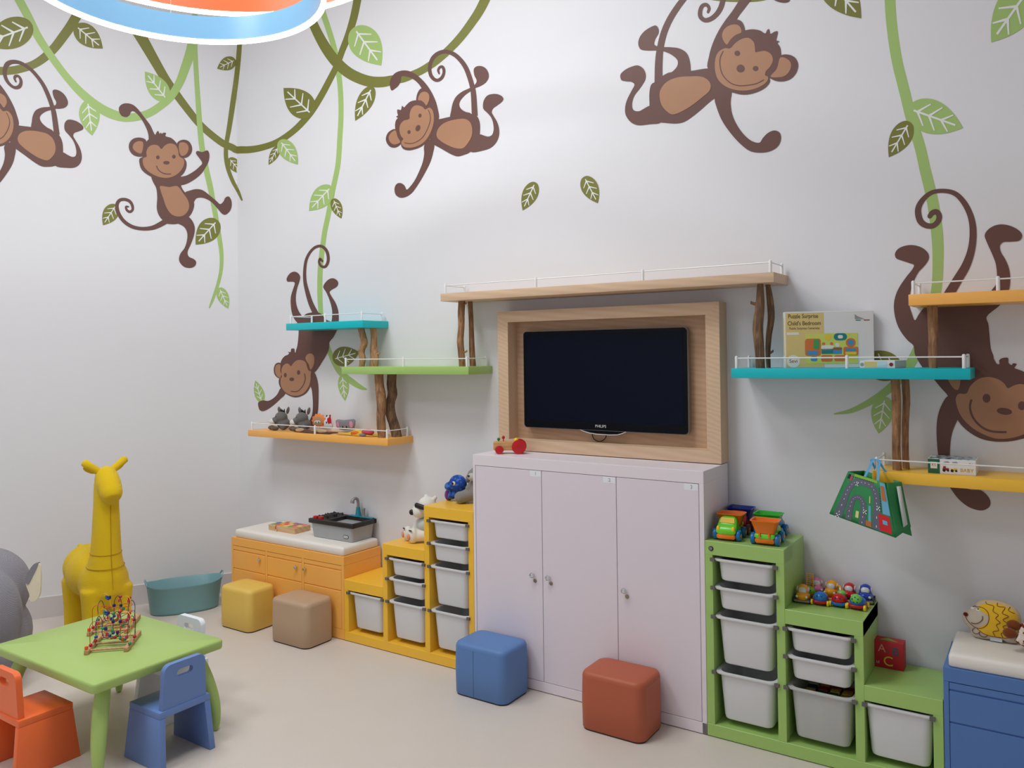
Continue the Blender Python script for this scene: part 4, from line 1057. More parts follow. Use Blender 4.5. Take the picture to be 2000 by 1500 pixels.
def make_chair(material):
    t = thing('child_chair', 'chair', 'chair')
    sw, sd, sh = 0.262, 0.24, 0.258
    th = 0.030
    # seat and two flared side panels folded from one sheet; facing +Y
    def panel(sx):
        o = [(sx*sw/2, -sd/2, sh-th), (sx*sw/2, sd/2, sh-th), (sx*(sw/2+0.012), sd/2+0.028, 0.0), (sx*(sw/2+0.012), -sd/2-0.022, 0.0)]
        bm = bmesh.new()
        inn = [(x-sx*th, y, z) for x, y, z in o]
        vs = [bm.verts.new(p) for p in o+inn]
        for f in ((0,1,2,3), (7,6,5,4), (0,4,5,1), (1,5,6,2), (2,6,7,3), (3,7,4,0)): bm.faces.new([vs[i] for i in f])
        bmesh.ops.recalc_face_normals(bm, faces=bm.faces)
        bmesh.ops.bevel(bm, geom=bm.edges[:], offset=0.003, segments=2, profile=0.5, affect='EDGES')
        return MB().bm(bm)
    for sx in (-1, 1): panel(sx).build('side_panel', material, t, local=True)
    MB().bbox(-sw/2, sw/2, -sd/2, sd/2, sh-th-0.001, sh, 0.004, 2).build('seat', material, t, local=True)
    # back board with a grip hole
    bw0, bw1, bh = 0.228, 0.212, 0.205
    outer = []
    for cxx, czz, a0, r in ((bw1/2-0.034, bh-0.034, 0, 0.034), (-bw1/2+0.034, bh-0.034, 90, 0.034)):
        for i in range(8):
            a = radians(a0+90*i/7); outer.append((cxx+r*cos(a), czz+r*sin(a)))
    outer += [(-bw0/2, 0.0), (bw0/2, 0.0)]
    hole = [(x, bh-0.052+z) for x, z in rrect(0.082, 0.034, 0.016, 5)]
    P0 = [Vector((x, z, 0)) for x, z in outer]; P1 = [Vector((x, z, 0)) for x, z in hole]
    tris = geometry.tessellate_polygon([P0, P1]); n0, n1 = len(P0), len(P1); n = n0+n1
    tb_ = 0.028; lean = 0.10
    def pt(p, f): return (p.x, -0.100-lean*p.y*0.35+(tb_/2 if f else -tb_/2), sh-0.004+p.y)
    vs = [pt(p, 0) for p in P0+P1]+[pt(p, 1) for p in P0+P1]
    fs = [tuple(t_) for t_ in tris]+[tuple(i+n for i in t_) for t_ in tris]
    fs += [(i, (i+1) % n0, (i+1) % n0+n, i+n) for i in range(n0)]+[(n0+i, n0+(i+1) % n1, n0+(i+1) % n1+n, n0+i+n) for i in range(n1)]
    b = MB().add(vs, fs).build('backrest', material, t, local=True, smooth=0.5)
    bv = b.modifiers.new('bevel', 'BEVEL'); bv.width = 0.005; bv.segments = 2; bv.limit_method = 'ANGLE'; bv.angle_limit = 0.9
    return t
for col, nm, x, y, rz, lb in ((rgb(106, 138, 198), 'blue', -0.772, -1.868, pi/2, 'blue child chair with a grip hole pushed in at the end of the green table'),
                              (rgb(246, 112, 54), 'orange', -1.243, -2.262, 0, 'orange child chair with a grip hole at the long side of the table'),
                              (rgb(236, 240, 246), 'white', -1.180, -1.580, pi, 'white child chair on the far side of the table')):
    c = make_chair(mat('chair_'+nm, col, rough=0.4, var=0.015))
    c.location = (x, y, 0.0); c.rotation_euler = (0, 0, rz); c['label'] = lb; c['group'] = 'child chairs around the table'

# ------------------------------------------------------------------ ring lamps
M_ledw = emis('led_white', (0.97, 0.99, 1.0, 1), 6.0)
M_ringb = mat('ring_blue', rgb(120, 170, 205), rough=0.28, var=0.02)
M_ringo = mat('ring_orange', rgb(206, 98, 50), rough=0.35, var=0.02)
def ring_lamp(c, r, h, m, label):
    t = thing('ring_lamp', label, 'lamp', c, group='hanging ring lamps')
    n = 96
    def R(rad, z): return [(c[0]+rad*cos(2*pi*k/n), c[1]+rad*sin(2*pi*k/n), c[2]+z) for k in range(n)]
    MB().loft([R(r-0.02, 0.02), R(r-0.02, h), R(r, h), R(r, 0.02), R(r-0.02, 0.02)], False, False).build('band', m, t, smooth=0.8)
    MB().loft([R(r-0.021, 0.0195), R(r+0.001, 0.0195), R(r+0.001, 0.004), R(r-0.004, 0.0), R(r-0.017, 0.0), R(r-0.021, 0.004), R(r-0.021, 0.0195)], False, False).build('light_strip', M_ledw, t, smooth=0.8)
    for k in range(3):
        a = 2*pi*k/3+0.5
        MB().cyl((c[0]+(r-0.014)*cos(a), c[1]+(r-0.014)*sin(a), c[2]+h), (c[0]+0.03*cos(a), c[1]+0.03*sin(a), CEIL), 0.0012, 6).build('suspension_wire', M_rail, t)
    return t
fwd = RM[2]
far = adepth(345, 80, 4.02); hd = np.array([ray(345, 80)[0], ray(345, 80)[1], 0]); hd /= np.linalg.norm(hd)
cb = far-hd*0.61
ring_lamp((cb[0], cb[1], far[2]), 0.625, 0.135, M_ringb, 'light blue ring lamp with a glowing white lower edge')
far2 = adepth(372, 24, 4.32); hd2 = np.array([ray(372, 24)[0], ray(372, 24)[1], 0]); hd2 /= np.linalg.norm(hd2)
co = far2-hd2*0.9
ring_lamp((co[0], co[1], far2[2]), 0.91, 0.16, M_ringo, 'orange ring lamp glowing above the blue one')
# ------------------------------------------------------------------ teal tub
M_tub = mat('tub_teal', rgb(122, 168, 176), rough=0.4, var=0.015)
tubc = Vector((-2.648, -0.520, 0)); ta = math.atan2(-LD[1], -LD[0])
tub = thing('laundry_tub', 'empty teal plastic tub with two loop handles against the left wall', 'tub', tubc, ta)
def tring(L_, W_, z, lift=0.0, n=40):
    out = []
    for k in range(n):
        a = 2*pi*k/n; cx_, sy_ = cos(a), sin(a)
        e = 2/2.6
        x = L_/2*math.copysign(abs(cx_)**e, cx_); y = W_/2*math.copysign(abs(sy_)**e, sy_)
        out.append((x, y, z+lift*max(0.0, abs(cx_)-0.55)**1.5*3.3))
    return out
MB().loft([tring(0.44, 0.25, 0.0), tring(0.465, 0.268, 0.006), tring(0.47, 0.272, 0.02), tring(0.515, 0.305, 0.19, 0.012), tring(0.525, 0.312, 0.197, 0.016), tring(0.523, 0.310, 0.202, 0.016), tring(0.509, 0.299, 0.198, 0.014),
           tring(0.46, 0.262, 0.022), tring(0.43, 0.242, 0.008)]).build('tub_body', M_tub, tub, local=True, smooth=0.9)
for s in (-1, 1):
    P = [(s*0.250, -0.062, 0.205), (s*0.262, -0.048, 0.232), (s*0.268, -0.02, 0.247), (s*0.269, 0.0, 0.249), (s*0.268, 0.02, 0.247), (s*0.262, 0.048, 0.232), (s*0.250, 0.062, 0.205)]
    S = crom(P, False, 4); mb = MB()
    mb.loft([[(q[0]-0.003, q[1]*0.9, q[2]-0.011), (q[0]+0.003, q[1]*0.9, q[2]-0.011), (q[0]+0.004, q[1], q[2]), (q[0]-0.003, q[1], q[2])] for q in S])
    mb.build('handle', M_tub, tub, local=True, smooth=0.8)

# ------------------------------------------------------------------ giraffe
M_gir = knit('giraffe_knit', rgb(242, 202, 30), scale=420, depth=0.5)
g0 = adepth(205, 1090, 5.25)
gir = thing('plush_giraffe', 'tall yellow knitted toy giraffe standing by the left wall', 'plush toy', (g0[0], g0[1], 0), radians(-11))
mb = MB()
mb.ell((-0.20, 0, 0.43), (0.25, 0.165, 0.165), 24, 16)
mb.ell((-0.32, 0, 0.45), (0.16, 0.155, 0.15), 20, 14)
mb.ell((-0.02, 0, 0.40), (0.14, 0.150, 0.17), 20, 14)
mb.tube([(-0.02, 0, 0.36), (0.0, 0, 0.46), (0.012, 0, 0.53), (0.02, 0, 0.60), (0.026, 0, 0.75), (0.03, 0, 0.9), (0.032, 0, 1.05)], [0.15, 0.13, 0.106, 0.092, 0.084, 0.077, 0.073], 24)
for sx, xx in ((0.03, 1), (-0.34, 1)):
    for sy in (-0.085, 0.085):
        mb.tube([(sx, sy, 0.0), (sx, sy, 0.02), (sx, sy, 0.2), (sx, sy, 0.38)], [0.052, 0.058, 0.062, 0.075], 18)
mb.ell((0.035, 0, 1.075), (0.072, 0.070, 0.085), 20, 14)
mb.tube([(0.03, 0, 1.09), (0.085, 0, 1.04), (0.135, 0, 0.985), (0.16, 0, 0.958)], [0.072, 0.073, 0.066, 0.048], 20)
mb.tube([(-0.46, 0, 0.55), (-0.49, 0, 0.57), (-0.50, 0, 0.50)], [0.022, 0.02, 0.016], 10)
blob('body', mb, M_gir, gir, 0.011, 6, local=True)
for s in (-1, 1):
    MB().tube([(0.02, s*0.035, 1.12), (0.015, s*0.08, 1.155), (0.01, s*0.125, 1.19), (0.008, s*0.132, 1.196)], [0.024, 0.024, 0.025, 0.014], 14).build('horn', M_gir, gir, local=True, smooth=1.2)
    e = MB(); e.ell((-0.012, s*0.088, 1.135), (0.012, 0.042, 0.016), 14, 8, Matrix.Rotation(s*0.5, 3, 'X')); e.build('ear', M_gir, gir, local=True, smooth=3)
M_gseam = mat('giraffe_seam', rgb(186, 142, 10), rough=0.9)
MB().tube([(0.146, 0, 0.38), (0.131, 0, 0.47), (0.119, 0, 0.53), (0.113, 0, 0.60), (0.111, 0, 0.75), (0.108, 0, 0.88), (0.107, 0, 0.95)], 0.0022, 6).build('seam', M_gseam, gir, local=True)
for z, r, xx in ((0.602, 0.0925, 0.02), (0.515, 0.112, 0.010)):
    MB().tube([(xx+r*cos(a*pi/20), r*sin(a*pi/20), z-0.006*cos(a*pi/20)) for a in range(-14, 15)], 0.0022, 6).build('seam', M_gseam, gir, local=True)
MB().tube([(0.148+0.0*a, 0.05*sin(a), 0.999+0.012*cos(a)) for a in [x*0.2-1.2 for x in range(13)]], 0.002, 6).build('seam', M_gseam, gir, local=True)

# ------------------------------------------------------------------ grey knitted elephant at the cut edge
M_ele = knit('elephant_knit', rgb(150, 147, 156), scale=360, depth=0.7)
M_cream = mat('cream_fabric', rgb(238, 226, 200), rough=0.9, var=0.04, bump=0.3)
c0 = adepth(-34, 1250, 4.5)
el = thing('plush_elephant', 'big grey knitted toy elephant with a cream lined ear beside the table', 'plush toy', (c0[0], c0[1], 0), 0)
mb = MB(); Rv, Fv = RM[0], np.array([RM[2][0], RM[2][1], 0]); Rv = np.array([Rv[0], Rv[1], 0]); Rv /= np.linalg.norm(Rv); Fv /= np.linalg.norm(Fv)
def E(r, f, z): return tuple(c0*np.array([1, 1, 0])+Rv*r+Fv*f+np.array([0, 0, z]))
RZ = Matrix.Rotation(YAW, 3, 'Z')
mb.ell(E(0.0, 0, 0.40), (0.195, 0.2, 0.29), 24, 18, RZ)
mb.ell(E(0.01, -0.02, 0.20), (0.185, 0.19, 0.2), 20, 14, RZ)
mb.ell(E(-0.12, 0.2, 0.52), (0.24, 0.24, 0.24), 22, 16, RZ)
mb.ell(E(-0.12, 0.2, 0.25), (0.24, 0.26, 0.25), 20, 14, RZ)
mb.tube([E(0.07, -0.17, 0.36), E(0.12, -0.20, 0.30), E(0.13, -0.22, 0.20), E(0.12, -0.2, 0.05)], [0.05, 0.06, 0.055, 0.05], 16)
mb.tube([E(-0.14, -0.12, 0.3), E(-0.15, -0.14, 0.15), E(-0.15, -0.14, 0.01)], [0.08, 0.085, 0.08], 16)
blob('body', mb, M_ele, el, 0.014, 5)
def earpoly(px, d): return [tuple(adepth(x, y, d)) for x, y in px]
epx = [(50,1138),(58,1118),(68,1103),(76,1101),(79,1112),(79,1140),(77,1162),(70,1172),(60,1175),(57,1160)]
O1 = [Vector(p) for p in [tuple(adepth(x, y, 4.48)) for x, y in [(q[0], q[1]) for q in crom(epx, True, 3)]]]
MB().prism(O1, Fv*0.012).build('ear_lining', M_cream, el, smooth=0.8)
epx2 = [(49,1136),(55,1117),(66,1102),(74,1099),(70,1112),(62,1128),(54,1142)]
MB().prism([Vector(adepth(q[0], q[1], 4.476)) for q in crom(epx2, True, 3)], Fv*0.02).build('ear', M_ele, el, smooth=0.8)

# ------------------------------------------------------------------ bead mazes on the table
M_beech = wood('beech', rgb(206, 160, 122), rgb(182, 134, 96), axis=1, scale=30, dist=2)
WC = {'b': plastic('wire_blue', rgb(28, 30, 66), 0.3), 'r': plastic('wire_red', rgb(206, 50, 34), 0.3), 'y': plastic('wire_yellow', rgb(222, 176, 40), 0.3)}
BC = {'red': plastic('bead_red', rgb(186, 22, 36)), 'blue': plastic('bead_blue', rgb(24, 74, 156)), 'navy': plastic('bead_navy', rgb(26, 40, 104)), 'green': plastic('bead_green', rgb(38, 138, 92)), 'orange': plastic('bead_orange', rgb(232, 92, 40)), 'pink': plastic('bead_pink', rgb(212, 56, 96)), 'yellow': plastic('bead_yellow', rgb(236, 190, 30))}
def make_maze():
    t = thing('bead_maze', 'maze', 'toy', group='wire bead mazes on the table')
    W_, D_ = 0.2, 0.25
    for x in (0.012, W_-0.012): MB().bbox(x-0.0105, x+0.0105, 0, D_, 0, 0.022, 0.0025, 2).build('rail', M_beech, t, local=True)
    for y in (0.03, 0.12, 0.21): MB().cyl((0.02, y, 0.012), (W_-0.02, y, 0.012), 0.0055, 12).build('dowel', M_beech, t, local=True)
    X = lambda u: (u-120)/4800.0
    Z = lambda v: 0.022+max(0.0, (1075-v)/4450.0)
    def wire(pts, m):
        S = crom([p for p in pts], False, 8)
        MB().tube([tuple(s) for s in S], 0.0016, 6).build('wire', m, t, local=True)
    wire([(X(250)-0.015, 0.10, 0.02), (X(250), 0.10, Z(900)), (X(250), 0.10, Z(620)), (X(320), 0.10, Z(505)), (X(388), 0.10, Z(620)), (X(385), 0.10, Z(880)), (X(430), 0.10, Z(970)), (X(520), 0.10, Z(990)), (X(600), 0.10, Z(900)), (X(625), 0.10, Z(700)), (X(640), 0.10, Z(520)), (X(710), 0.10, Z(422)), (X(785), 0.10, Z(520)), (X(785), 0.10, Z(800)), (X(780), 0.10, Z(970)), (X(840), 0.10, Z(1060)), (X(920), 0.10, Z(1000)), (X(945), 0.10, Z(850)), (X(965), 0.10, Z(640)), (X(1040), 0.10, Z(543)), (X(1105), 0.10, Z(640)), (X(1100), 0.10, Z(900)), (X(1075), 0.10, 0.02)], WC['b'])
    r = [(X(195), 0.05, 0.02), (X(190), 0.05, Z(800)), (X(200), 0.05, Z(620)), (X(270), 0.055, Z(552)), (X(450), 0.05, Z(580))]
    for k in range(22):
        a = -pi*0.75+k*2*pi/10.0; r.append((X(735)+0.064*cos(a), 0.10+0.055*sin(a), Z(600)-k*0.0033))
    r += [(X(1050), 0.13, Z(830)), (X(1065), 0.14, Z(950)), (X(1060), 0.15, 0.02)]
    wire(r, WC['r'])
    wire([(X(215), 0.15, 0.02), (X(225), 0.15, Z(760)), (X(250), 0.145, Z(500)), (X(360), 0.14, Z(400)), (X(480), 0.13, Z(500)), (X(520), 0.12, Z(640)), (X(600), 0.11, Z(760)), (X(700), 0.10, Z(820)), (X(740), 0.1, Z(640)), (X(800), 0.1, Z(480)), (X(930), 0.09, Z(428)), (X(1040), 0.07, Z(500)), (X(1065), 0.05, Z(700)), (X(1065), 0.04, Z(950)), (X(1070), 0.035, 0.02)], WC['y'])
    beads = [(250,945,'blue',.10),(240,1030,'red',.10),(205,1105,'red',.05),(165,1165,'orange',.012),(170,1200,'orange',.012),(405,470,'blue',.14),(400,500,'green',.14),(455,510,'blue',.13),(520,445,'navy',.10),
             (475,700,'green',.05),(530,715,'navy',.05),(670,760,'green',.05),(530,860,'pink',.07),(545,935,'blue',.10),(625,885,'blue',.10),(595,985,'green',.10),(665,985,'red',.10),(712,950,'green',.10),(735,865,'navy',.09),
             (710,505,'red',.15),(690,590,'pink',.15),(625,640,'navy',.1),(785,655,'navy',.1),(785,700,'green',.1),(850,705,'orange',.06),(890,675,'green',.06),(920,605,'pink',.14),(935,535,'red',.14),
             (790,1020,'green',.10),(830,1055,'orange',.10),(880,1050,'green',.10),(920,995,'pink',.10),(1095,1000,'red',.10),(1072,1105,'green',.03)]
    for u, v, c, y in beads:
        z = max(0.030, Z(v)); mb = MB()
        if c in ('navy', 'orange', 'pink'):
            mb.lathe([(0.004, -0.0085), (0.0072, -0.0075), (0.0078, 0), (0.0072, 0.0075), (0.004, 0.0085)], (X(u), y, z), 12)
        else: mb.ell((X(u), y, z), (0.0085, 0.0085, 0.008), 12, 8)
        mb.build('bead', BC[c], t, local=True, smooth=1.0)
    return t
mz = make_maze(); TT = th_+0.0003
mz.location = (-1.141, -2.078, TT); mz.rotation_euler = (0, 0, radians(45)); mz['label'] = 'wire bead maze on beech rails nearer the middle of the table'
mz2 = copy_tree(mz); mz2.location = (-1.385, -1.932, TT); mz2['label'] = 'wire bead maze nearer the giraffe, behind its twin'

# ------------------------------------------------------------------ wooden tractor on the cabinet
M_tw = wood('toy_beech', rgb(222, 170, 112), rgb(196, 142, 86), axis=0, scale=24, dist=2)
M_red = plastic('toy_red', rgb(198, 22, 30)); M_dkred = plastic('toy_dark_red', rgb(110, 14, 16))
M_ylw = plastic('toy_yellow', rgb(250, 212, 20)); M_grn = plastic('toy_green', rgb(20, 120, 52))
tr = thing('toy_tractor', 'small wooden toy tractor with red wheels on top of the cabinet', 'toy', (0.075, -0.235, CZ), math.atan2(-0.5, -0.86))
MB().bbox(-0.045, 0.098, -0.022, 0.022, 0.020, 0.072, 0.008, 3).build('body', M_tw, tr, local=True)
MB().bbox(-0.085, -0.03, -0.020, 0.020, 0.018, 0.045, 0.006, 2).build('seat_block', M_tw, tr, local=True)
for s in (-1, 1):
    MB().lathe([(0.030, 0), (0.040, 0.002), (0.0415, 0.006), (0.040, 0.011), (0.030, 0.013)], (-0.052, s*0.031+0.0065, 0.0415), 28, 'Y').build('wheel', M_red, tr, local=True)
    MB().lathe([(0.016, 0), (0.0235, 0.002), (0.0245, 0.005), (0.0235, 0.009), (0.016, 0.011)], (0.062, s*0.031+0.0055, 0.0245), 24, 'Y').build('wheel', M_red, tr, local=True)
MB().cyl((-0.052, -0.03, 0.0415), (-0.052, 0.03, 0.0415), 0.005, 8).add([], []).build('axle', M_dkred, tr, local=True)
MB().cyl((0.062, -0.03, 0.0245), (0.062, 0.03, 0.0245), 0.004, 8).build('axle', M_dkred, tr, local=True)
MB().cyl((0.040, 0, 0.070), (0.040, 0, 0.088), 0.003, 8).ell((0.040, 0, 0.094), (0.009, 0.009, 0.010)).build('peg', M_red, tr, local=True)
MB().cyl((0.068, 0, 0.070), (0.068, 0, 0.078), 0.003, 8).ell((0.068, 0, 0.084), 0.009).build('peg', M_grn, tr, local=True)
MB().lathe([(0.012, 0), (0.013, 0.02), (0.008, 0.028)], (-0.035, 0, 0.045), 16).build('driver_body', M_dkred, tr, local=True)
MB().ell((-0.035, 0, 0.078), 0.014).build('driver_head', M_ylw, tr, local=True)

# ------------------------------------------------------------------ toys on the orange bench
BZ = 0.6002
M_sgrey = plastic('sink_grey', rgb(168, 170, 172), 0.4); M_sblk = plastic('sink_black', rgb(38, 36, 36), 0.4); M_teal = plastic('sink_teal', rgb(20, 140, 158), 0.35)
M_metal = mat('toy_tap_grey', rgb(150, 146, 146), rough=0.35, metal=0.3)
sk = thing('toy_sink', 'grey and black toy kitchen sink with tap and stove on the orange bench', 'toy', (-1.40, -0.135, BZ), 0)
def rg(W, D, r, z, cx_=-1.400, cy_=-0.137): return [(cx_+x, cy_+y, z) for x, y in rrect(W, D, r, 5)]
MB().loft([rg(0.375, 0.19, 0.02, BZ), rg(0.382, 0.2, 0.022, BZ+0.004), rg(0.402, 0.218, 0.022, BZ+0.100)]).build('cabinet_body', M_sgrey, sk)
mb = MB()
x0, x1, y0, y1 = -1.613, -1.187, -0.255, -0.019
mb.bbox(x0, x1, y0, y0+0.022, BZ+0.096, BZ+0.128, 0.006, 3); mb.bbox(x0, x1, y1-0.03, y1, BZ+0.096, BZ+0.128, 0.006, 3)
mb.bbox(x0, x0+0.16, y0+0.01, y1-0.01, BZ+0.1, BZ+0.126, 0.004, 2); mb.bbox(x1-0.022, x1, y0+0.004, y1-0.004, BZ+0.096, BZ+0.128, 0.006, 3)
mb.build('rim', M_sblk, sk)
MB().box(x0+0.16, x1-0.022, y0+0.022, y1-0.03, BZ+0.05, BZ+0.054).build('basin', plastic('basin_black', rgb(16, 16, 20), 0.3), sk, smooth=None)
MB().bbox(-1.43, x1-0.02, y1-0.034, y1-0.004, BZ+0.127, BZ+0.133, 0.002, 1).build('tap_ledge', M_teal, sk)
for yy in (-0.155, -0.075):
    gr = MB()
    for k in range(-1, 2): gr.cyl((-1.535-0.045, yy+k*0.024, BZ+0.136), (-1.535+0.045, yy+k*0.024, BZ+0.136), 0.003, 6)
    for k in range(-1, 2): gr.cyl((-1.535+k*0.03, yy-0.034, BZ+0.137), (-1.535+k*0.03, yy+0.034, BZ+0.137), 0.003, 6)
    for a in range(4): gr.box(-1.535+(-0.046 if a % 2 else 0.04), -1.535+(-0.04 if a % 2 else 0.046), yy+(-0.034 if a < 2 else 0.028), yy+(-0.028 if a < 2 else 0.034), BZ+0.125, BZ+0.142)
    gr.build('burner_grate', M_sblk, sk)
for xx in (-1.572, -1.522): MB().lathe([(0.019, 0), (0.018, 0.016), (0.013, 0.018)], (xx, -0.222, BZ+0.125), 16).build('stove_knob', M_red, sk)
MB().lathe([(0.022, 0), (0.018, 0.025), (0.0135, 0.06), (0.013, 0.064)], (-1.345, -0.040, BZ+0.131), 18).build('tap_base', M_teal, sk)
S = crom([(-1.345, -0.040, BZ+0.19), (-1.345, -0.040, BZ+0.225), (-1.347, -0.046, BZ+0.25), (-1.352, -0.062, BZ+0.258), (-1.358, -0.078, BZ+0.245), (-1.360, -0.083, BZ+0.226)], False, 4)
MB().tube([tuple(s) for s in S], [0.010]*(len(S)-6)+[0.012, 0.013, 0.014, 0.0145, 0.015, 0.015], 12).build('tap_spout', M_metal, sk)
MB().lathe([(0.012, 0), (0.0105, 0.008), (0.010, 0.05), (0.012, 0.052), (0.010, 0.06)], (-1.295, -0.036, BZ+0.131), 14).build('tap_lever', M_metal, sk)
lg = MB().prism([(-1.263+px, -0.2405-0.0, BZ+0.035+pz) for px, pz in rrect(0.05, 0.022, 0.0108, 5)], (0, -0.002, 0)); lg.build('logo_plate', M_sblk, sk, smooth=None)
lg = MB().prism([(-1.263+px, -0.2426, BZ+0.035+pz) for px, pz in rrect(0.042, 0.015, 0.0072, 5)], (0, -0.0008, 0)); lg.build('logo_oval', mat('logo_white', rgb(225, 225, 228)), sk, smooth=None)
text_obj('logo_lettering', 'little tikes', 0.0085, M_sblk, sk, face_front(-1.263, -0.2438, BZ+0.035), depth=0.0002)

pz = thing('wooden_puzzle_box', 'flat wooden puzzle box with a colourful lid on the orange bench', 'puzzle', (-1.89, -0.18, BZ), 0)
M_box = wood('puzzle_birch', rgb(226, 188, 142), rgb(206, 164, 116), axis=0, scale=14, dist=2)
MB().bbox(-2.030, -1.750, -0.256, -0.109, BZ, BZ+0.040, 0.002, 1).build('box', M_box, pz)
pcols = [rgb(230, 90, 60), rgb(236, 176, 60), rgb(70, 120, 180), rgb(110, 170, 90), rgb(228, 130, 120), rgb(240, 210, 130), rgb(150, 110, 160), rgb(225, 225, 215)]
rnd = random.Random(3)
for i in range(6):
    for j in range(3):
        xa, ya = -2.018+i*0.0433, -0.246+j*0.0425
        c = rnd.randrange(8)
        P = [(xa+0.019+x+rnd.uniform(-.003, .003), ya+0.019+y, BZ+0.0395) for x, y in rrect(0.039, 0.038, 0.013, 3)]
        MB().prism(P, (0, 0, 0.0025)).build('puzzle_piece', mat('puzzle_paint_%d' % c, pcols[c], rough=0.5), pz, smooth=None)
MB().tube([(-1.945, -0.257, BZ+0.042), (-1.948, -0.262, BZ+0.028), (-1.943, -0.262, BZ+0.012), (-1.938, -0.262, BZ+0.006)], 0.0025, 6).build('cord', plastic('cord_red', rgb(200, 60, 50)), pz)
MB().lathe([(0.004, -0.007), (0.006, 0), (0.004, 0.007)], (-1.938, -0.263, BZ+0.008), 10).build('toggle', plastic('toggle_pink', rgb(232, 190, 176)), pz)

# ------------------------------------------------------------------ plush toys on the yellow unit
M_white = plush('plush_white', rgb(236, 232, 224), var=0.06); M_blk = mat('plush_black', rgb(18, 17, 18), rough=0.5)
YZ = 0.6706
br = thing('plush_bear', 'white toy bear in dark glasses sitting on the middle yellow step', 'plush toy', (-0.63, -0.2, YZ), 0)
mb = MB()
mb.ell((-0.60, -0.17, YZ+0.085), (0.066, 0.06, 0.085), 18, 12); mb.ell((-0.594, -0.19, YZ+0.232), (0.062, 0.058, 0.056), 18, 12)
mb.ell((-0.632, -0.222, YZ+0.196), (0.050, 0.046, 0.044), 16, 12)
mb.ell((-0.612, -0.178, YZ+0.285), (0.014, 0.012, 0.016)); mb.ell((-0.545, -0.17, YZ+0.28), (0.014, 0.012, 0.016))
mb.tube([(-0.64, -0.19, YZ+0.14), (-0.672, -0.205, YZ+0.10), (-0.678, -0.215, YZ+0.07)], [0.022, 0.022, 0.02], 12)
mb.tube([(-0.60, -0.17, YZ+0.05), (-0.70, -0.22, YZ+0.042)], [0.04, 0.036], 14); mb.tube([(-0.58, -0.19, YZ+0.05), (-0.645, -0.245, YZ+0.042)], [0.04, 0.036], 14)
mb.ell((-0.725, -0.228, YZ+0.047), (0.030, 0.034, 0.047), 16, 12); mb.ell((-0.652, -0.262, YZ+0.047), (0.034, 0.032, 0.048), 16, 12)
blob('body', mb, M_white, br, 0.0055, 3)
MB().ell((-0.664, -0.258, YZ+0.192), (0.019, 0.013, 0.018)).build('nose', M_blk, br)
MB().tube([(-0.655, -0.222, YZ+0.236), (-0.63, -0.248, YZ+0.237), (-0.59, -0.252, YZ+0.232), (-0.56, -0.245, YZ+0.225)], [0.012, 0.016, 0.016, 0.014], 10).build('glasses', M_blk, br)
M_sole = plush('plush_peach', rgb(232, 150, 112), var=0.1)
for c, q in (((-0.742, -0.254, YZ+0.044), 0.75), ((-0.664, -0.288, YZ+0.043), 0.45)):
    MB().ell(c, (0.018, 0.010, 0.020), 14, 8, Matrix.Rotation(-q, 3, 'Z')).build('sole_patch', M_sole, br)
for c, q in (((-0.735, -0.254, YZ+0.083), 0.6), ((-0.652, -0.288, YZ+0.083), 0.3)):
    MB().ell(c, (0.019, 0.006, 0.004), 12, 6, Matrix.Rotation(-q, 3, 'Z')).build('toe_stitch', M_blk, br)
jm = mat('jersey_grey', rgb(196, 200, 198), rough=0.9, bump=0.3)
mb = MB(); mb.ell((-0.602, -0.178, YZ+0.110), (0.070, 0.066, 0.056), 18, 12); mb.build('jersey', jm, br, smooth=3)

TZ = 0.9406
M_bp = two_tone('plush_blue', rgb(28, 70, 160), rgb(70, 120, 200), scale=38, thr=0.55); M_purp = plush('plush_purple', rgb(120, 56, 140)); M_crim = plush('plush_crimson', rgb(150, 22, 62))
bl = thing('plush_dinosaur', 'blue and purple toy dinosaur slumped on the top yellow step', 'plush toy', (-0.39, -0.14, TZ), 0)
mb = MB()
mb.ell((-0.372, -0.13, TZ+0.060), (0.055, 0.05, 0.062), 16, 12); mb.ell((-0.378, -0.15, TZ+0.110), (0.060, 0.05, 0.055), 18, 12)
mb.ell((-0.425, -0.175, TZ+0.092), (0.034, 0.030, 0.028), 14, 10)
mb.tube([(-0.40, -0.14, TZ+0.07), (-0.418, -0.16, TZ+0.05), (-0.412, -0.18, TZ+0.022)], [0.022, 0.023, 0.021], 12)
blob('body', mb, M_bp, bl, 0.005, 3)
MB().ell((-0.452, -0.150, TZ+0.034), (0.028, 0.024, 0.036)).build('foot', M_purp, bl, smooth=3)
MB().ell((-0.438, -0.150, TZ+0.073), (0.026, 0.016, 0.018)).build('scarf', M_crim, bl, smooth=3)
M_eyew = plastic('eye_white', rgb(225, 225, 220)); M_eyeb = plastic('eye_black', rgb(10, 10, 12), 0.1)
MB().ell((-0.374, -0.199, TZ+0.118), (0.014, 0.007, 0.013)).build('eye', M_eyew, bl, smooth=3)
MB().ell((-0.377, -0.2055, TZ+0.118), (0.008, 0.003, 0.009)).build('pupil', M_eyeb, bl, smooth=3)
M_gp = plush('plush_grey', rgb(140, 136, 132), var=0.1); M_gpl = plush('plush_light_grey', rgb(196, 192, 186), var=0.08)
gr_ = thing('plush_rabbit', 'grey long-eared toy animal sitting against the cabinet on the yellow unit', 'plush toy', (-0.27, -0.16, TZ), 0)
mb = MB()
mb.ell((-0.245, -0.12, TZ+0.08), (0.06, 0.06, 0.08), 16, 12); mb.ell((-0.24, -0.13, TZ+0.175), (0.055, 0.052, 0.05), 16, 12)
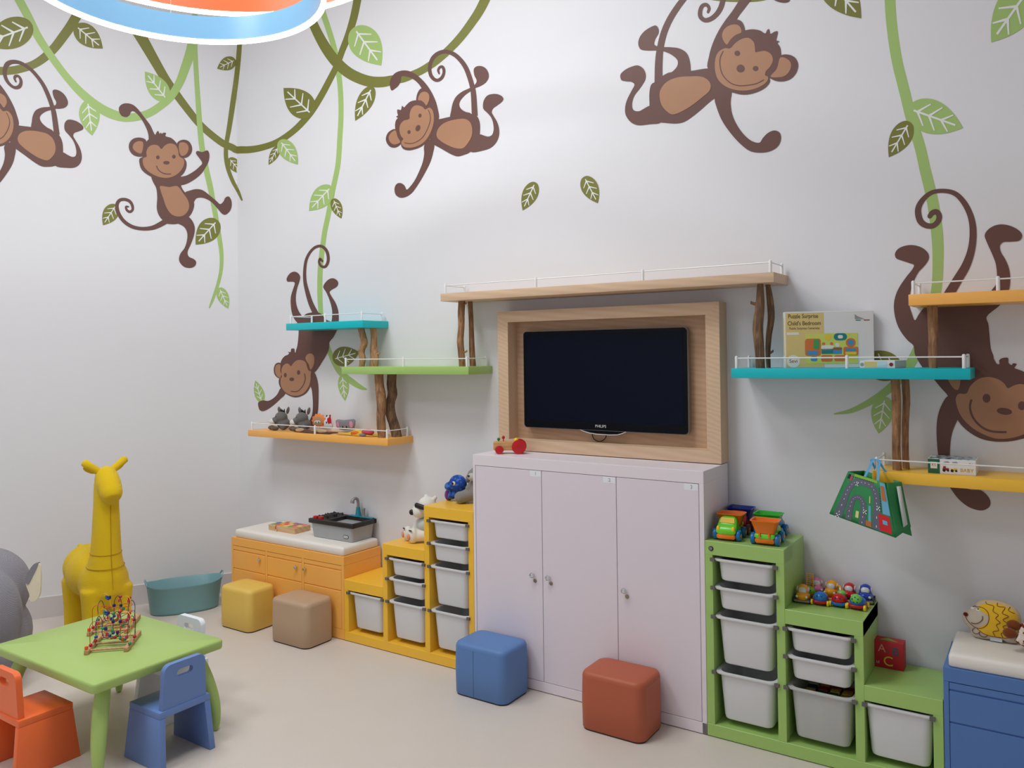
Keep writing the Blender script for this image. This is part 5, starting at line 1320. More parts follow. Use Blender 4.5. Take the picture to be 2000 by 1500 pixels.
mb.tube([(-0.25, -0.14, TZ+0.06), (-0.30, -0.185, TZ+0.045), (-0.318, -0.2, TZ+0.035)], [0.04, 0.038, 0.034], 14); mb.ell((-0.318, -0.205, TZ+0.038), (0.038, 0.034, 0.038), 16, 12)
mb.tube([(-0.25, -0.12, TZ+0.06), (-0.335, -0.14, TZ+0.04)], [0.034, 0.032], 14); mb.ell((-0.352, -0.150, TZ+0.034), (0.030, 0.032, 0.034), 16, 12)
mb.tube([(-0.27, -0.15, TZ+0.12), (-0.285, -0.175, TZ+0.085)], [0.02, 0.02], 10)
blob('body', mb, M_gp, gr_, 0.0055, 3)
MB().tube([(-0.262, -0.13, TZ+0.205), (-0.285, -0.135, TZ+0.185), (-0.302, -0.14, TZ+0.150), (-0.310, -0.142, TZ+0.122)], [0.010, 0.017, 0.019, 0.010], 12).build('ear', M_gp, gr_, smooth=1.5)
MB().tube([(-0.215, -0.13, TZ+0.205), (-0.190, -0.135, TZ+0.185), (-0.178, -0.14, TZ+0.150), (-0.172, -0.142, TZ+0.122)], [0.010, 0.017, 0.019, 0.010], 12).build('ear', M_gp, gr_, smooth=1.5)
MB().ell((-0.248, -0.178, TZ+0.165), (0.032, 0.022, 0.024)).build('muzzle', M_gpl, gr_, smooth=3)
MB().ell((-0.258, -0.199, TZ+0.172), (0.009, 0.006, 0.007)).build('nose', M_blk, gr_, smooth=3)

# ------------------------------------------------------------------ dump trucks on the green unit
def truck(name, label, x, y, rz, cab_c, low_c, bed_c, wheel_c, group='toy dump trucks on the green unit'):
    """length along local Y (cab towards -Y), base at z=0; about 0.125 wide, 0.15 long, 0.12 high"""
    t = thing(name, label, 'toy truck', (x, y, 0.9408), rz, group)
    pc = plastic('truck_'+cab_c[0], cab_c[1]); pl = plastic('truck_'+low_c[0], low_c[1]); pb = plastic('truck_'+bed_c[0], bed_c[1]); pw = plastic('truck_'+wheel_c[0], wheel_c[1])
    def sec(y_, w, z0, z1, r): return [(px, y_, (z0+z1)/2+pz_) for px, pz_ in rrect(w, z1-z0, r, 4)]
    MB().loft([sec(-0.078, 0.080, 0.012, 0.032, 0.008), sec(-0.074, 0.090, 0.010, 0.034, 0.01), sec(0.070, 0.090, 0.010, 0.034, 0.01), sec(0.074, 0.080, 0.012, 0.032, 0.008)]).build('bumper_base', pl, t, local=True, smooth=0.9)
    mb = MB()
    mb.loft([sec(-0.079, 0.070, 0.034, 0.050, 0.007), sec(-0.074, 0.094, 0.032, 0.062, 0.013), sec(-0.055, 0.098, 0.032, 0.072, 0.016), sec(-0.045, 0.096, 0.032, 0.082, 0.02), sec(-0.030, 0.088, 0.032, 0.106, 0.022), sec(-0.012, 0.084, 0.032, 0.110, 0.022), sec(0.0, 0.084, 0.032, 0.100, 0.02), sec(0.004, 0.094, 0.032, 0.055, 0.01), sec(0.070, 0.094, 0.032, 0.055, 0.01), sec(0.075, 0.084, 0.033, 0.050, 0.008)])
    mb.build('cab', pc, t, local=True, smooth=1.0)
    win = MB(); win.add([(-0.036, -0.0475, 0.083), (0.036, -0.0475, 0.083), (0.031, -0.0315, 0.105), (-0.031, -0.0315, 0.105), (-0.036, -0.040, 0.080), (0.036, -0.040, 0.080), (0.031, -0.026, 0.102), (-0.031, -0.026, 0.102)], [(0,1,2,3),(7,6,5,4),(0,4,5,1),(1,5,6,2),(2,6,7,3),(3,7,4,0)])
    win.build('windscreen', plastic('truck_glass', rgb(236, 190, 20), 0.12), t, local=True, smooth=None)
    for s in (-1, 1): MB().ell((s*0.036, -0.072, 0.058), (0.009, 0.008, 0.014)).build('headlamp', M_ylw, t, local=True, smooth=3)
    # dump bed: open tray flaring upward
    def br_(w, d, cy_, z): return [(px, cy_+py, z) for px, py in rrect(w, d, 0.012, 3)]
    MB().loft([br_(0.084, 0.062, 0.042, 0.056), br_(0.122, 0.092, 0.040, 0.112), br_(0.130, 0.098, 0.040, 0.114), br_(0.130, 0.098, 0.040, 0.118), br_(0.120, 0.088, 0.040, 0.117), br_(0.084, 0.060, 0.042, 0.062)]).build('dump_bed', pb, t, local=True, smooth=0.8)
    for s in (-1, 1): MB().box(s*0.022-0.004, s*0.022+0.004, 0.070, 0.080, 0.040, 0.060).build('hinge', pb, t, local=True, smooth=None)
    for s in (-1, 1):
        for yy in (-0.045, 0.048):
            MB().lathe([(0.012, -0.010), (0.024, -0.010), (0.0265, -0.006), (0.0265, 0.006), (0.024, 0.010), (0.012, 0.010)], (s*0.056, yy, 0.0265), 22, 'X').build('wheel', pw, t, local=True)
            MB().lathe([(0.009, -0.012), (0.011, 0.0), (0.009, 0.012)], (s*0.056, yy, 0.0265), 14, 'X').build('hub', plastic('truck_hub', rgb(236, 150, 60)), t, local=True)
    return t
LG, OR_, BLw, DB, G2 = ('lime', rgb(110, 210, 40)), ('orange', rgb(240, 122, 16)), ('wheelblue', rgb(18, 110, 176)), ('darkblue', rgb(24, 54, 150)), ('green', rgb(40, 178, 40))
truck('toy_dump_truck', 'lime toy dump truck with orange bed facing the room beside the cabinet', 1.380, -0.262, radians(4), LG, OR_, OR_, BLw)
truck('toy_dump_truck', 'lime toy dump truck turned tail first with its orange bed towards the room', 1.565, -0.262, pi+radians(4), LG, OR_, OR_, BLw)
truck('toy_dump_truck', 'toy dump truck with a dark blue bed behind the others against the cabinet', 1.372, -0.098, radians(2), ('red', rgb(190, 30, 40)), DB, DB, ('wheelred', rgb(120, 24, 40)))
truck('toy_dump_truck', 'toy dump truck with a green bed in the rear row', 1.535, -0.100, pi, ('skyblue', rgb(70, 150, 210)), DB, G2, BLw)

# ------------------------------------------------------------------ small cars on the middle green step
GZ = 0.6708
def car(label, x, y, rz, body_c, low_c, wheel_c, kind='beetle', s=1.0):
    t = thing('toy_car', label, 'toy car', (x, y, GZ), rz, 'small toy cars on the green unit')
    pb = plastic('car_'+body_c[0], body_c[1]); pl = plastic('car_'+low_c[0], low_c[1]); pw = plastic('car_'+wheel_c[0], wheel_c[1])
    M_win = mat('car_window', rgb(212, 212, 210), rough=0.25, var=0.1, scale=300)
    if kind == 'beetle':
        mb = MB(); mb.ell((0, 0, 0.026), (0.034, 0.05, 0.022), 16, 10); mb.ell((0, 0.006, 0.050), (0.028, 0.033, 0.030), 16, 10); mb.ell((0, -0.03, 0.034), (0.028, 0.022, 0.016), 14, 8)
        blob('body', mb, pb, t, 0.004, 2, local=True)
        MB().ell((0, -0.018, 0.056), (0.019, 0.010, 0.017), 14, 8, Matrix.Rotation(-0.5, 3, 'X')).build('windscreen', M_win, t, local=True, smooth=3)
        for sg in (-1, 1):
            MB().ell((sg*0.0245, 0.006, 0.056), (0.005, 0.018, 0.013)).build('side_window', M_win, t, local=True, smooth=3)
            MB().ell((sg*0.021, -0.047, 0.034), (0.006, 0.005, 0.006)).build('headlamp', M_eyew, t, local=True, smooth=3)
        MB().bbox(-0.035, 0.035, -0.05, 0.05, 0.008, 0.018, 0.004, 2).build('bumper', pl, t, local=True)
    else:
        mb = MB(); mb.ell((0, 0, 0.030), (0.034, 0.044, 0.024), 18, 10); mb.ell((0, -0.012, 0.036), (0.031, 0.032, 0.024), 16, 10)
        blob('body', mb, pb, t, 0.004, 2, local=True)
        def rb(w_, d_, z): return [(px, py, z) for px, py in rrect(w_, d_, 0.02, 4)]
        MB().loft([rb(0.050, 0.07, 0.006), rb(0.062, 0.088, 0.012), rb(0.068, 0.092, 0.021), rb(0.066, 0.09, 0.023)]).build('lower_shell', pl, t, local=True)
        if kind == 'ball':
            MB().ell((0, -0.026, 0.046), (0.024, 0.022, 0.022), 18, 12).build('ball', plastic('ball_green', rgb(120, 200, 90)), t, local=True, smooth=3)
            hb = plastic('ball_hole', rgb(24, 60, 30))
            for a in range(5): MB().ell((0.013*cos(a*1.256+0.4), -0.0455, 0.047+0.012*sin(a*1.256+0.4)), (0.0028, 0.004, 0.0028), 8, 6).build('ball_hole', hb, t, local=True, smooth=3)
        elif kind == 'faceg':
            MB().ell((0.006, 0.018, 0.054), (0.020, 0.018, 0.014)).build('roof_ball', plastic('ball_green', rgb(120, 200, 90)), t, local=True, smooth=3)
        for sg in (-1, 1): MB().ell((sg*0.010, -0.043, 0.046), (0.003, 0.002, 0.0035), 8, 6).build('eye', M_eyeb, t, local=True, smooth=3)
    for sg in (-1, 1):
        for yy in (-0.028, 0.028):
            MB().lathe([(0.005, -0.005), (0.0125, -0.004), (0.0125, 0.004), (0.005, 0.005)], (sg*0.035, yy, 0.0126), 16, 'X').build('wheel', pw, t, local=True)
    t.scale = (s, s, s)
    return t
Yw, Bk, Tn = ('wheelyellow', rgb(244, 206, 30)), ('wheelblack', rgb(36, 36, 36)), ('greytan', rgb(130, 120, 100))
OY, RD, BU = ('orangeyellow', rgb(246, 166, 24)), ('red', rgb(200, 24, 34)), ('blue', rgb(24, 116, 196))
car('orange beetle shaped toy car in the front row beside the green wall', 1.709, -0.205, radians(6), OY, Tn, Bk)
car('blue toy car with a red underside and yellow wheels', 1.789, -0.200, 0.05, BU, RD, Yw, 'face')
car('red toy car with a blue underside and green roof ball', 1.868, -0.185, 0.02, RD, BU, Yw, 'faceg')
car('blue and red toy car carrying a green holed ball', 1.946, -0.180, -0.05, BU, RD, Yw, 'ball', 1.05)
car('pink toy car hidden at the back of the green step', 1.735, -0.055, 0.3, ('pink', rgb(222, 120, 170)), RD, Bk)
car('red toy car with a pale windscreen in the back row', 1.888, -0.068, 0.0, RD, Bk, Bk, 'beetle', 1.0)
car('dark blue toy car with a pale windscreen at the end of the back row', 1.958, -0.062, 0.1, ('royal', rgb(30, 66, 170)), Tn, Bk, 'beetle', 1.03)
d = car('orange toy digger in the back row', 1.810, -0.075, 0.0, OY, RD, Bk, 'beetle', 1.03)
MB().tube([(0.03, -0.01, 0.06), (0.045, -0.035, 0.066), (0.05, -0.055, 0.05), (0.046, -0.062, 0.035)], [0.006, 0.006, 0.005, 0.004], 8).build('digger_arm', plastic('car_orangeyellow', rgb(246, 166, 24)), d, local=True)
f = car('toy fire engine with a raised yellow ladder', 1.717, -0.112, 0.1, ('lime', rgb(120, 196, 40)), RD, Bk, 'face', 0.85)
lad = MB()
for sx in (-0.017, 0.017): lad.cyl((sx, 0.01, 0.05), (sx, 0.018, 0.128), 0.0028, 8)
for k in range(7): lad.cyl((-0.017, 0.0105+k*0.0011, 0.056+k*0.011), (0.017, 0.0105+k*0.0011, 0.056+k*0.011), 0.0024, 8)
lad.build('ladder', plastic('ladder_yellow', rgb(240, 176, 28)), f, local=True)

# ------------------------------------------------------------------ toy blocks inside the frosted and shallow green bins
def block(x, y, z, col, rz, label, s=0.03):
    o = MB().bbox(-s/2, s/2, -s/2, s/2, 0, s, 0.003, 2).build('toy_block', plastic('block_'+col[0], col[1], 0.4), None, local=True)
    o.location = (x, y, z); o.rotation_euler = (0, 0, rz); tag(o, label, 'toy block', 'toy blocks in the green unit bins')
bc = [('yellow', rgb(226, 188, 60)), ('navy', rgb(30, 50, 90)), ('red', rgb(150, 24, 34)), ('cream', rgb(214, 206, 190)), ('green', rgb(40, 110, 60)), ('orange', rgb(220, 110, 40))]
rnd = random.Random(11)
bx = (ge[1][1]+ge[2][0])/2; bz = RMi[2]+0.002-0.232
S_ = 0.042
for lay in range(4):
    for i in range(4):
        for j in range(4):
            if lay < 3 and j > 0: continue      # only the row against the frosted front shows
            c = bc[rnd.randrange(6)]
            block(bx-0.078+i*0.052+(0 if lay else 0), -0.20-0.075+j*0.05, bz+0.007+lay*0.0445, c, rnd.uniform(-0.15, 0.15), '%s wooden toy block in the frosted deep bin' % c[0], S_)
bz = RMi[0]+0.002-0.108
for i in range(4):
    for j in range(3):
        c = bc[rnd.choice([1, 2, 2, 4])]
        block(bx-0.085+i*0.056, -0.20-0.075+j*0.055, bz+0.007, c, rnd.uniform(-0.12, 0.12), '%s toy block in the shallow top bin of the middle green column' % c[0], 0.046)
bx2 = (ge[0][1]+ge[1][0])/2; bz = RT[0]+0.002-0.108
for i in range(3):
    c = bc[2]; block(bx2+0.02+i*0.032, -0.25+0.05*i, bz+0.007, c, 0.2*i, 'red toy block in the shallow top bin of the tall green column', 0.05)

# ------------------------------------------------------------------ ABC box
ab = thing('alphabet_block', 'large red cardboard alphabet block with A B C on the low green step', 'block', (2.062, -0.085, 0.3976), 0)
M_abr = mat('abc_red', rgb(190, 26, 40), rough=0.5, var=0.03)
MB().bbox(2.001, 2.124, -0.119, -0.048, 0.3976, 0.519, 0.003, 2).build('box', M_abr, ab)
text_obj('letter_a', 'A', 0.050, mat('abc_peach', rgb(226, 150, 130), rough=0.6), ab, face_front(2.034, -0.1195, 0.486), depth=0.0003)
text_obj('letter_b', 'B', 0.052, mat('abc_teal', rgb(30, 96, 120), rough=0.6), ab, face_front(2.091, -0.1195, 0.480), depth=0.0008)
text_obj('letter_c', 'C', 0.062, mat('abc_yellow', rgb(222, 190, 60), rough=0.6), ab, face_front(2.060, -0.1195, 0.430), depth=0.0008)
text_obj('corner_letters', 'LE', 0.014, mat('abc_white', rgb(225, 220, 220), rough=0.6), ab, face_front(2.017, -0.1195, 0.421), depth=0.0003)
MB().prism([(2.022, -0.098, 0.5192), (2.100, -0.100, 0.5192), (2.050, -0.060, 0.5192)], (0, 0, 0.0006)).build('top_triangle', mat('abc_green', rgb(140, 170, 50)), ab, smooth=None)

# ------------------------------------------------------------------ hedgehog cushion and spotted toy on the blue bench
class Pillow:
    def __init__(s, out, y0, T): s.o = [np.array(p, float) for p in out]; s.c = sum(s.o)/len(s.o); s.y0 = y0; s.T = T
    def depth(s, p):
        d = np.array(p)-s.c; r = np.linalg.norm(d)
        if r < 1e-9: return s.T
        best = 1e9
        n = len(s.o)
        for i in range(n):
            a, b = s.o[i]-s.c, s.o[(i+1) % n]-s.c; e = b-a
            den = d[0]*e[1]-d[1]*e[0]
            if abs(den) < 1e-12: continue
            t = (a[0]*e[1]-a[1]*e[0])/den; u = (a[0]*d[1]-a[1]*d[0])/den
            if t > 0 and -1e-6 <= u <= 1+1e-6: best = min(best, t)
        k = min(1.0, 1.0/best if best < 1e8 else 0)
        return s.T*max(0.0, 1-k**2.6)**0.5
    def ring(s, k, sign): return [(q[0], s.y0-sign*s.T*max(0.0, 1-k**2.6)**0.5, q[1]) for q in [s.c+(p-s.c)*k for p in s.o]]
    def body(s):
        mb = MB(); ks = [0.02, 0.3, 0.55, 0.75, 0.88, 0.96, 1.0]
        return mb.loft([s.ring(k, 1) for k in ks]+[s.ring(k, -1) for k in reversed(ks[:-1])])
    def patch(s, out, lift=0.0012):
        o = [np.array(p, float) for p in out]; c = sum(o)/len(o); mb = MB(); rings = []
        for k in (0.02, 0.35, 0.65, 0.85, 1.0):
            rings.append([(q[0], s.y0-s.depth(q)-lift, q[1]) for q in [c+(p-c)*k for p in o]])
        return mb.loft(rings, True, False)
    def line(s, path, r=0.0011, lift=0.0018):
        S = crom([p for p in path], False, 4)
        return MB().tube([(q[0], s.y0-s.depth(q)-lift, q[1]) for q in S], r, 6)
hs = lambda x, y: tuple(ay(1860+x/10.714, 1150+y/10.714, -0.115)[[0, 2]])
HP = [(205,560),(235,500),(300,455),(390,410),(470,370),(510,300),(600,262),(720,250),(860,252),(1000,280),(1120,320),(1230,370),(1330,440),(1400,530),(1440,640),(1440,760),(1420,880),(1400,1000),(1430,1080),(1390,1150),(1280,1165),(1150,1140),(1080,1090),(950,1095),(760,1080),(600,1060),(450,1020),(390,960),(375,890),(350,840),(270,760),(215,660)]
pil = Pillow([hs(*p) for p in [tuple(q) for q in crom(HP, True, 2)]], -0.10, 0.042)
zb = min(p[1] for p in pil.o)
hg = thing('hedgehog_cushion', 'yellow hedgehog shaped cushion with a smiling beige face on the blue bench', 'cushion', (pil.c[0], -0.10, zb), 0)
M_bei = mat('hedgehog_beige', rgb(204, 190, 172), rough=0.9, var=0.05, bump=0.3); M_hyl = mat('hedgehog_yellow', rgb(240, 190, 44), rough=0.9, var=0.05, bump=0.3); M_hbr = mat('hedgehog_brown', rgb(112, 44, 24), rough=0.8)
pil.body().build('stuffing', M_bei, hg, smooth=1.5)
back = [(485,365),(515,300),(605,266),(720,256),(860,258),(1000,286),(1120,326),(1230,376),(1325,446),(1390,530),(1428,640),(1428,760),(1410,880),(1330,960),(1215,1000),(1150,1005),(1060,1000),(940,985),(830,965),(700,925),(560,830),(520,790),(600,790),(700,740),(760,660),(772,560),(750,460),(690,400),(600,365)]
pil.patch([hs(*q) for q in crom(back, True, 2)]).build('spiny_back', M_hyl, hg, smooth=1.5)
def hl(pts, r=0.0012): pil.line([hs(*p) for p in pts], r).build('stitched_line', M_hbr, hg)
hl([(478,375),(600,362),(690,400),(750,460),(775,560),(760,660),(700,745),(600,792),(500,785),(400,720),(320,640),(270,560)])
hl([(390,410),(440,385),(485,365)])
hl([(398,680),(450,695),(530,690),(600,650),(640,600),(640,540)], 0.0014)
hl([(700,268),(715,300),(870,345),(860,440),(970,515),(915,580),(1010,675),(930,715),(975,830),(860,860),(900,960)])
hl([(945,290),(950,345),(1105,380),(1050,480),(1180,550),(1065,615),(1185,710),(1065,755),(1150,860),(1030,895),(1060,990)])
hl([(1215,380),(1175,430),(1310,510)]); hl([(470,790),(420,860),(450,905),(540,915),(575,870)]); hl([(580,870),(575,930),(620,975),(700,990),(745,940)]); hl([(520,800),(600,860),(700,925),(830,965),(940,985),(1060,1000),(1180,1000)])
MB().ell(Vector((hs(283,517)[0], pil.y0-0.026, hs(283,517)[1])), (0.0095, 0.007, 0.0085)).build('nose', plush('hedgehog_nose', rgb(104, 28, 18)), hg, smooth=3)
for p in ((430,412), (545,430)):
    c = hs(*p); MB().ell((c[0], pil.y0-pil.depth(c)-0.001, c[1]), (0.0095, 0.003, 0.007)).build('eye', M_eyew, hg, smooth=3)
for p in ((435,392), (545,405)):
    c = hs(*p); MB().ell((c[0], pil.y0-pil.depth(c)-0.0035, c[1]), (0.004, 0.002, 0.0025)).build('pupil', M_eyeb, hg, smooth=3)
c = hs(920, 1040); MB().box(c[0]-0.022, c[0]+0.022, pil.y0-0.030, pil.y0-0.020, c[1]-0.008, c[1]+0.008).build('care_label', mat('label_white', rgb(214, 220, 220)), hg, smooth=None)
M_spot = two_tone('spotted_fabric', rgb(236, 220, 206), rgb(120, 36, 20), scale=60, thr=0.52); M_sbr = plush('brown_sole', rgb(122, 60, 20))
sg = thing('plush_spotted_giraffe', 'brown and white spotted toy with brown feet beside the hedgehog cushion', 'plush toy', (2.64, -0.19, 0.6002), 0)
mb = MB(); mb.ell((2.70, -0.14, 0.655), (0.07, 0.06, 0.055)); mb.ell((2.72, -0.13, 0.73), (0.05, 0.05, 0.06)); mb.ell((2.72, -0.16, 0.80), (0.045, 0.05, 0.04))
mb.tube([(2.68, -0.15, 0.65), (2.62, -0.18, 0.675), (2.575, -0.19, 0.70)], [0.03, 0.024, 0.022], 12); mb.tube([(2.68, -0.17, 0.63), (2.62, -0.21, 0.635), (2.565, -0.215, 0.665)], [0.03, 0.024, 0.022], 12)
mb.tube([(2.65, -0.16, 0.64), (2.61, -0.2, 0.625)], [0.026, 0.022], 10)
blob('body', mb, M_spot, sg, 0.006, 2)
for c in ((2.553, -0.192, 0.704), (2.540, -0.218, 0.676)): MB().ell(c, (0.026, 0.022, 0.021)).build('foot', M_sbr, sg, smooth=3)
# ------------------------------------------------------------------ boxes on the right-hand shelves
ST = 1.7697
def quadmap(TLp, TRp, BRp, BLp):
    """(u, v) in 0..1 (v down) on a quad -> 3-D"""
    A, B, C_, D_ = map(Vector, (TLp, TRp, BRp, BLp))
    return lambda u, v: (A.lerp(B, u)).lerp(D_.lerp(C_, u), v)
def sheet(mb, f, pts, nrm, lift):
    P = [Vector((p[0], p[1], 0)) for p in pts]; tr_ = geometry.tessellate_polygon([P])
    mb.add([f(p.x, p.y)+nrm*lift for p in P], [tuple(t) for t in tr_]); return mb
th = radians(24)
bw, bt, bh = 0.402, 0.045, 0.268
pb = thing('puzzle_game_box', 'upright white and yellow boxed puzzle with printed lettering on the turquoise shelf', 'box', (1.643, -0.205, ST), th)
M_wbox = mat('box_white', rgb(232, 232, 232), rough=0.4, var=0.01); M_ybox = mat('box_ochre', rgb(226, 202, 130), rough=0.4, var=0.01)
MB().bbox(0, bw, 0, bt, 0, bh, 0.0015, 1).build('carton', M_wbox, pb, local=True)
def fp(x, z, l=0.0004): return (x, -l, z)
def fpoly(name, pts, m, l=0.0004): MB().prism([fp(x, z, l) for x, z in pts], (0, -0.0003, 0)).build(name, m, pb, local=True, smooth=None)
fpoly('print_panel', [(0.006, 0.004), (0.178, 0.004), (0.178, bh-0.006), (0.006, bh-0.006)], M_ybox)
fpoly('print_panel', [(0.095, 0.02), (0.33, 0.02), (0.33, 0.163), (0.095, 0.163)], mat('box_lime', rgb(214, 222, 110), rough=0.4), 0.0009)
PC = {k: mat('box_print_'+k, v, rough=0.4, var=0.03) for k, v in dict(orange=rgb(222, 120, 60), green=rgb(70, 160, 90), blue=rgb(70, 150, 200), teal=rgb(30, 130, 130), white=rgb(236, 236, 226), yellow=rgb(240, 210, 60), brown=rgb(160, 100, 60)).items()}
def fr_(name, cx_, cz_, w_, h_, r, m, l): fpoly(name, [(cx_+x, cz_+z) for x, z in rrect(w_, h_, r, 4)], PC[m], l)
for args in ((0.128, 0.098, 0.072, 0.082, 0.012, 'orange', 0.0014), (0.144, 0.112, 0.026, 0.046, 0.006, 'green', 0.0019), (0.126, 0.072, 0.048, 0.02, 0.006, 'blue', 0.0019), (0.196, 0.145, 0.03, 0.03, 0.015, 'yellow', 0.0014), (0.252, 0.146, 0.06, 0.034, 0.017, 'teal', 0.0014), (0.252, 0.146, 0.022, 0.016, 0.006, 'white', 0.0019),
             (0.298, 0.118, 0.044, 0.042, 0.02, 'orange', 0.0014), (0.298, 0.118, 0.028, 0.028, 0.014, 'blue', 0.0019), (0.298, 0.078, 0.066, 0.04, 0.008, 'orange', 0.0016), (0.298, 0.084, 0.046, 0.014, 0.004, 'blue', 0.0021), (0.298, 0.068, 0.05, 0.014, 0.004, 'yellow', 0.0021),
             (0.194, 0.096, 0.058, 0.022, 0.01, 'white', 0.0014), (0.194, 0.078, 0.056, 0.024, 0.004, 'teal', 0.0014), (0.176, 0.114, 0.014, 0.014, 0.007, 'orange', 0.0019), (0.212, 0.114, 0.014, 0.014, 0.007, 'orange', 0.0019), (0.238, 0.108, 0.02, 0.02, 0.01, 'white', 0.0014), (0.238, 0.080, 0.04, 0.03, 0.004, 'blue', 0.0016), (0.238, 0.090, 0.04, 0.012, 0.003, 'brown', 0.0021),
             (0.190, 0.045, 0.052, 0.03, 0.008, 'orange', 0.0014), (0.248, 0.045, 0.05, 0.028, 0.008, 'orange', 0.0014), (0.132, 0.044, 0.03, 0.024, 0.008, 'blue', 0.0014), (0.303, 0.046, 0.024, 0.02, 0.01, 'yellow', 0.0014)):
    fr_('print_shape', *args)
M_txt = mat('box_text', rgb(62, 50, 34), rough=0.6); M_txt2 = mat('box_text_light', rgb(120, 104, 76), rough=0.6)
def ft(name, s, size, x, z, m, sx=1.0, l=0.0012): text_obj(name, s, size, m, pb, Matrix.Translation((x, -l, z)) @ Matrix.Rotation(pi/2, 4, 'X'), local=True, depth=0.0002, font_scale=(sx, 1))
ft('title_lettering', 'Puzzle Surprise', 0.028, 0.085, 0.246, M_txt, 0.8); ft('title_lettering', "Child's Bedroom", 0.028, 0.090, 0.212, M_txt, 0.8); ft('subtitle_lettering', 'Puzzle Sorpresa Cameretta', 0.0165, 0.090, 0.189, M_txt2, 0.76)
fpoly('small_tag', [(0.010, 0.158), (0.066, 0.158), (0.066, 0.170), (0.010, 0.170)], PC['white'], 0.0009)
fpoly('round_logo', [(0.038+0.03*cos(a*pi/12), 0.032+0.03*sin(a*pi/12)) for a in range(24)], PC['white'], 0.0009)
ft('logo_lettering', 'Sevi', 0.024, 0.038, 0.033, mat('logo_red', rgb(150, 20, 36), rough=0.5), 1.0, 0.0016)
fpoly('corner_mark', [(0.318, 0.228), (0.362, 0.228), (0.330, 0.242), (0.318, 0.252)], mat('box_grey', rgb(160, 160, 160)), 0.0006)
fpoly('corner_mark', [(0.322, 0.221), (0.344, 0.221), (0.344, 0.225), (0.322, 0.225)], PC['teal'], 0.0006); fpoly('corner_mark', [(0.358, 0.221), (0.384, 0.221), (0.384, 0.225), (0.358, 0.225)], mat('logo_red', rgb(150, 20, 36)), 0.0006)
MB().box(-0.0006, 0.0, 0.008, 0.036, 0.06, bh-0.03).build('spine_print', M_ybox, pb, local=True, smooth=None)

fb = thing('flat_puzzle_box', 'flat white boxed puzzle lying on the turquoise shelf', 'box', (1.973, -0.185, ST), radians(-9))
MB().bbox(0, 0.152, 0, 0.155, 0, 0.034, 0.0012, 1).build('carton', M_wbox, fb, local=True)
MB().box(0.020, 0.075, -0.0006, 0, 0.004, 0.030).build('print_panel', M_ybox, fb, local=True, smooth=None)
MB().box(0.075, 0.118, -0.0005, 0, 0.002, 0.032).build('print_panel', mat('box_pale_blue', rgb(196, 222, 232)), fb, local=True, smooth=None)
MB().prism([(0.136+0.0085*cos(a*pi/8), -0.0003, 0.0165+0.0085*sin(a*pi/8)) for a in range(16)], (0, -0.0005, 0)).build('red_dot', mat('logo_red', rgb(150, 20, 36)), fb, local=True, smooth=None)
MB().prism([(0.010+0.008*cos(a*pi/8), -0.0003, 0.0165+0.008*sin(a*pi/8)) for a in range(16)], (0, -0.0004, 0)).build('round_logo', mat('box_grey', rgb(160, 160, 160)), fb, local=True, smooth=None)

YS = 1.3132
bb = thing('baby_puzzle_box', 'white and green boxed puzzle lettered BABY on the yellow shelf', 'box', (2.337, -0.13, YS), 0)
MB().bbox(2.246, 2.428, -0.2, -0.055, YS, YS+0.064, 0.001, 1).build('carton', M_wbox, bb)
MB().box(2.246, 2.292, -0.2006, -0.2, YS+0.001, YS+0.063).build('green_end', mat('box_green', rgb(20, 98, 66), rough=0.4), bb, smooth=None)
MB().box(2.250, 2.424, -0.196, -0.06, YS+0.064, YS+0.0646).build('printed_lid', two_tone('lid_print', rgb(70, 80, 84), rgb(190, 200, 204), scale=45, thr=0.5, rough=0.3), bb, smooth=None)
MB().box(2.256, 2.282, -0.2012, -0.2006, YS+0.022, YS+0.050).build('brand_square', PC['white'], bb, smooth=None)
def bt_(name, s, size, x, z, m, l=0.2008, sx=1.0): text_obj(name, s, size, m, bb, Matrix.Translation((x, -l, z)) @ Matrix.Rotation(pi/2, 4, 'X'), depth=0.0002, font_scale=(sx, 1))
bt_('brand_lettering', 'KS', 0.015, 2.269, YS+0.037, mat('ks_red', rgb(180, 30, 60)), 0.2016)
bt_('title_lettering', 'BABY', 0.021, 2.394, YS+0.020, mat('baby_yellow', rgb(220, 170, 40)))
bt_('age_lettering', '2+', 0.015, 2.410, YS+0.047, mat('age_pink', rgb(190, 40, 90)))
def tr_pic(x, body, cab_):
    z = YS+0.012
    MB().box(x, x+0.024, -0.2007, -0.2, z+0.004, z+0.014).build('printed_vehicle', body, bb, smooth=None)
    MB().box(x+0.002, x+0.012, -0.2009, -0.2, z+0.012, z+0.022).build('printed_vehicle', cab_, bb, smooth=None)
    for xx, r in ((x+0.005, 0.006), (x+0.020, 0.0045)): MB().prism([(xx+r*cos(a*pi/6), -0.2005, z+0.004+r*sin(a*pi/6)) for a in range(12)], (0, -0.0008, 0)).build('printed_wheel', M_eyeb, bb, smooth=None)
tr_pic(2.303, mat('pic_red', rgb(150, 30, 40)), mat('pic_red', rgb(150, 30, 40))); tr_pic(2.334, mat('pic_yellow', rgb(224, 184, 40)), PC['white'])
for x in (2.302, 2.334): MB().prism([(x, -0.2004, YS+0.044), (x+0.008, -0.2004, YS+0.054), (x+0.022, -0.2004, YS+0.056), (x+0.03, -0.2004, YS+0.047), (x+0.016, -0.2004, YS+0.042)], (0, -0.0004, 0)).build('printed_sketch', mat('box_grey', rgb(160, 160, 160)), bb, smooth=None)

